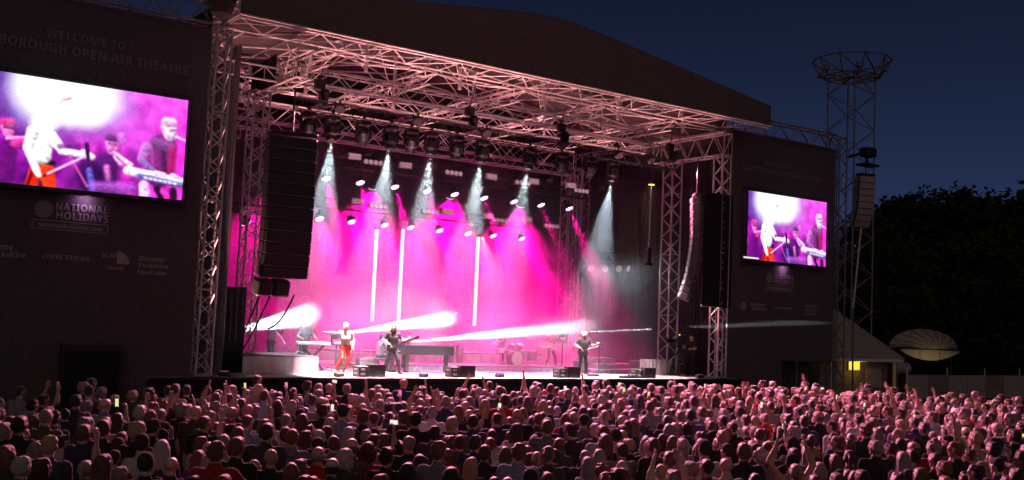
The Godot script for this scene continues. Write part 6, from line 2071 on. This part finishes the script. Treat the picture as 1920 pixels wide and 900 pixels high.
			if d.style in ["balding", "crop"] and r.randf() < 0.6:
				d.hair = ["grey", "grey", "dark brown"][r.randi() % 3]
			var tr := r.randf()
			d.top = "black" if tr < 0.26 else "navy" if tr < 0.4 else "charcoal" if tr < 0.52 else "grey" if tr < 0.62 else "white" if tr < 0.7 else "red" if tr < 0.77 else "pale blue" if tr < 0.85 else "olive" if tr < 0.9 else "purple" if tr < 0.95 else "cream"
			d.scale = r.randf_range(0.9, 1.1) * (0.96 if lady else 1.03)
			var look := Vector3(23, 0, -3) - p
			d.turn = atan2(look.x, look.z) + r.randfn() * 0.22
			people.append(d)
	people.sort_custom(func(a, b): return a.depth < b.depth)
	print("people in view: ", people.size())
	var near := people.slice(0, 296)
	var far := people.slice(296)
	# the nearest, one by one
	var taken := {}
	for d in near:
		var place := "at left edge"
		for q in [[70, "below left screen"], [190, "by left tower"], [250, "below left speakers"], [325, "before singer"], [385, "before left guitarist"], [450, "before piano"], [540, "before drums"], [610, "before right guitarist"], [665, "before steps"], [735, "below right tower"], [840, "below right screen"], [900, "before hut"], [960, "before fence"]]:
			if d.sx > q[0]:
				place = q[1]
		var row := "bottom edge" if d.sy > 462 else "nearest rows" if d.sy > 446 else "near rows" if d.sy > 430 else "middle rows" if d.sy > 415 else "farther rows"
		var head: String = "bald head" if d.style == "" else ("dark " + d.style) if d.style in ["cap", "beanie"] else "%s %s" % [d.hair.replace(" ", "-"), {"short": "short hair", "crop": "cropped hair", "long": "long hair", "bob": "bob", "balding": "receding hair", "curly": "curls", "ponytail": "ponytail", "bun": "bun", "very_long": "very long hair", "tousled": "tousled hair"}[d.style]]
		d.base = "person with %s, %s top, " % [head, d.top.replace(" ", "-")]
		d.where = row + " " + place
		var act: String = pose_words[d.v]
		var key: String = d.base + (act + ", " if act != "" else "") + d.where
		if not taken.has(key):
			taken[key] = []
		taken[key].append(d)
	for key in taken:
		var same: Array = taken[key]
		same.sort_custom(func(a, b): return a.sx < b.sx)
		for i in same.size():
			var d: Dictionary = same[i]
			d.label = key if same.size() == 1 else key + ", " + ("left one" if i == 0 else "right one" if i == same.size() - 1 else "middle one")
	var phones := []
	for d in near:
		var t := thing("person", d.label, "person", d.p, d.turn, "people standing in the audience")
		t.scale = Vector3.ONE * d.scale
		var fig: Dictionary = bodies[d.v]
		var b := part(t, "body", fig.mesh, null)
		var ti: int = top_names.find(d.top)
		dress(b, {0: top_mats[d.top], 1: jeans[ti % 2], 2: skins[0 if ti % 4 else 1], 3: mats["eye"], 4: shoe, 5: mats["lip"]})
		if d.style != "":
			part(t, "hair" if not d.style in ["cap", "beanie"] else "hat", hair[d.style], hair_mats["hat" if d.style in ["cap", "beanie"] else d.hair], Transform3D(fig.joints.hb, fig.joints.head))
		if d.v in [4, 5] and phones.size() < 28:
			phones.append(d)
	# the rest of the crowd, too many to tell apart
	var rest := Node3D.new()
	rest.name = "far_crowd"
	rest.set_meta("kind", "stuff")
	rest.set_meta("label", "dense crowd of small heads filling the ground up to the stage")
	rest.set_meta("category", "crowd")
	add_child(rest)
	var tint := paint("crowd_tinted_cloth", Color(1, 1, 1), 0.9)
	tint.vertex_color_use_as_albedo = true
	var tint_h := paint("crowd_tinted_hair", Color(1, 1, 1), 0.5)
	tint_h.vertex_color_use_as_albedo = true
	tint_h.rim_enabled = true
	tint_h.rim = 1.0
	tint_h.normal_enabled = true
	tint_h.normal_texture = strands
	tint_h.uv1_triplanar = true
	tint_h.uv1_world_triplanar = true
	tint_h.uv1_scale = Vector3(9, 2.2, 9)
	for v in bodies.size():
		var mine := far.filter(func(d): return d.v == v)
		if mine.is_empty():
			continue
		var m: ArrayMesh = bodies[v].mesh.duplicate()
		for q in [[0, tint], [1, jeans[v % 2]], [2, skins[v % 2]], [3, mats["eye"]], [4, shoe], [5, mats["lip"]]]:
			var i := surface_of(m, q[0])
			if i >= 0:
				m.surface_set_material(i, q[1])
		many(rest, "standing_people", m, mine, Transform3D(), func(d): return tops[d.top])
		for d in mine:
			if v in [4, 5] and phones.size() < 48:
				phones.append(d)
	for s in styles:
		for v in bodies.size():
			var mine := far.filter(func(d): return d.style == s and d.v == v)
			if mine.is_empty():
				continue
			var m: ArrayMesh = hair[s].duplicate()
			m.surface_set_material(0, tint_h)
			many(rest, "heads_of_hair", m, mine, Transform3D(bodies[v].joints.hb, bodies[v].joints.head), func(d): return hairs[d.hair] if not s in ["cap", "beanie"] else Color(0.025, 0.025, 0.035))
	# telephones held up, their screens lit
	var glows := [glow("phone_white", Color(1.0, 0.93, 0.88), 1.0), glow("phone_pink", Color(1.0, 0.55, 0.78), 0.8), glow("phone_yellow", Color(1.0, 0.93, 0.66), 0.9)]
	var phone_labels := {}
	for i in phones.size():
		var d: Dictionary = phones[i]
		var j: Dictionary = bodies[d.v].joints
		var c: Vector3
		if d.v == 4:
			c = (j.wrl + j.wrr) / 2.0 + Vector3(0, 0.13, 0.02)
		else:
			c = j.wrr + (j.hdr as Vector3) * 0.13 + Vector3(0.01, 0.02, 0.03)
		var tone: int = i % 3
		var wide := i % 4 == 0
		var base := "%s phone held by %s" % [["white-lit", "pink-lit", "yellow-lit"][tone], d.get("base", "someone in far crowd, ").trim_suffix(" top, ").trim_suffix(", ").replace("person", "someone")]
		var spot_ := "far left" if d.sx < 150 else "left" if d.sx < 330 else "left of centre" if d.sx < 480 else "right of centre" if d.sx < 640 else "right" if d.sx < 820 else "far right"
		var key := base + ", " + spot_
		phone_labels[key] = phone_labels.get(key, 0) + 1
		if phone_labels[key] > 1:
			key = key + ", " + ["", "a second one", "a third one", "a fourth one", "a fifth one", "a sixth one", "a seventh one"][mini(phone_labels[key] - 1, 6)]
		var t := thing("phone", key, "phone", Vector3.ZERO, 0.0, "phones held up in the audience")
		var root := Transform3D(Basis(Vector3.UP, d.turn).scaled(Vector3.ONE * d.scale), d.p)
		t.transform = Transform3D(Basis(Vector3.UP, d.turn) * Basis(Vector3.RIGHT, -0.12), root * c)
		var size := Vector3(0.155, 0.078, 0.011) if wide else Vector3(0.078, 0.155, 0.011)
		part(t, "case", block(size, 0.004), mats["black_plastic"])
		part(t, "screen", block(Vector3(size.x - 0.012, size.y - 0.012, 0.002), 0.0008), glows[tone], at(0, 0, -0.0068))


func many(parent: Node3D, called: String, m: Mesh, list: Array, local: Transform3D, colour: Callable) -> void:
	var mm := MultiMesh.new()
	mm.transform_format = MultiMesh.TRANSFORM_3D
	mm.use_colors = true
	mm.mesh = m
	mm.instance_count = list.size()
	for i in list.size():
		var d: Dictionary = list[i]
		mm.set_instance_transform(i, Transform3D(Basis(Vector3.UP, d.turn).scaled(Vector3.ONE * d.scale), d.p) * local)
		mm.set_instance_color(i, colour.call(d))
	var o := MultiMeshInstance3D.new()
	o.name = called
	o.multimesh = mm
	o.set_meta("kind", "stuff")
	parent.add_child(o, true)
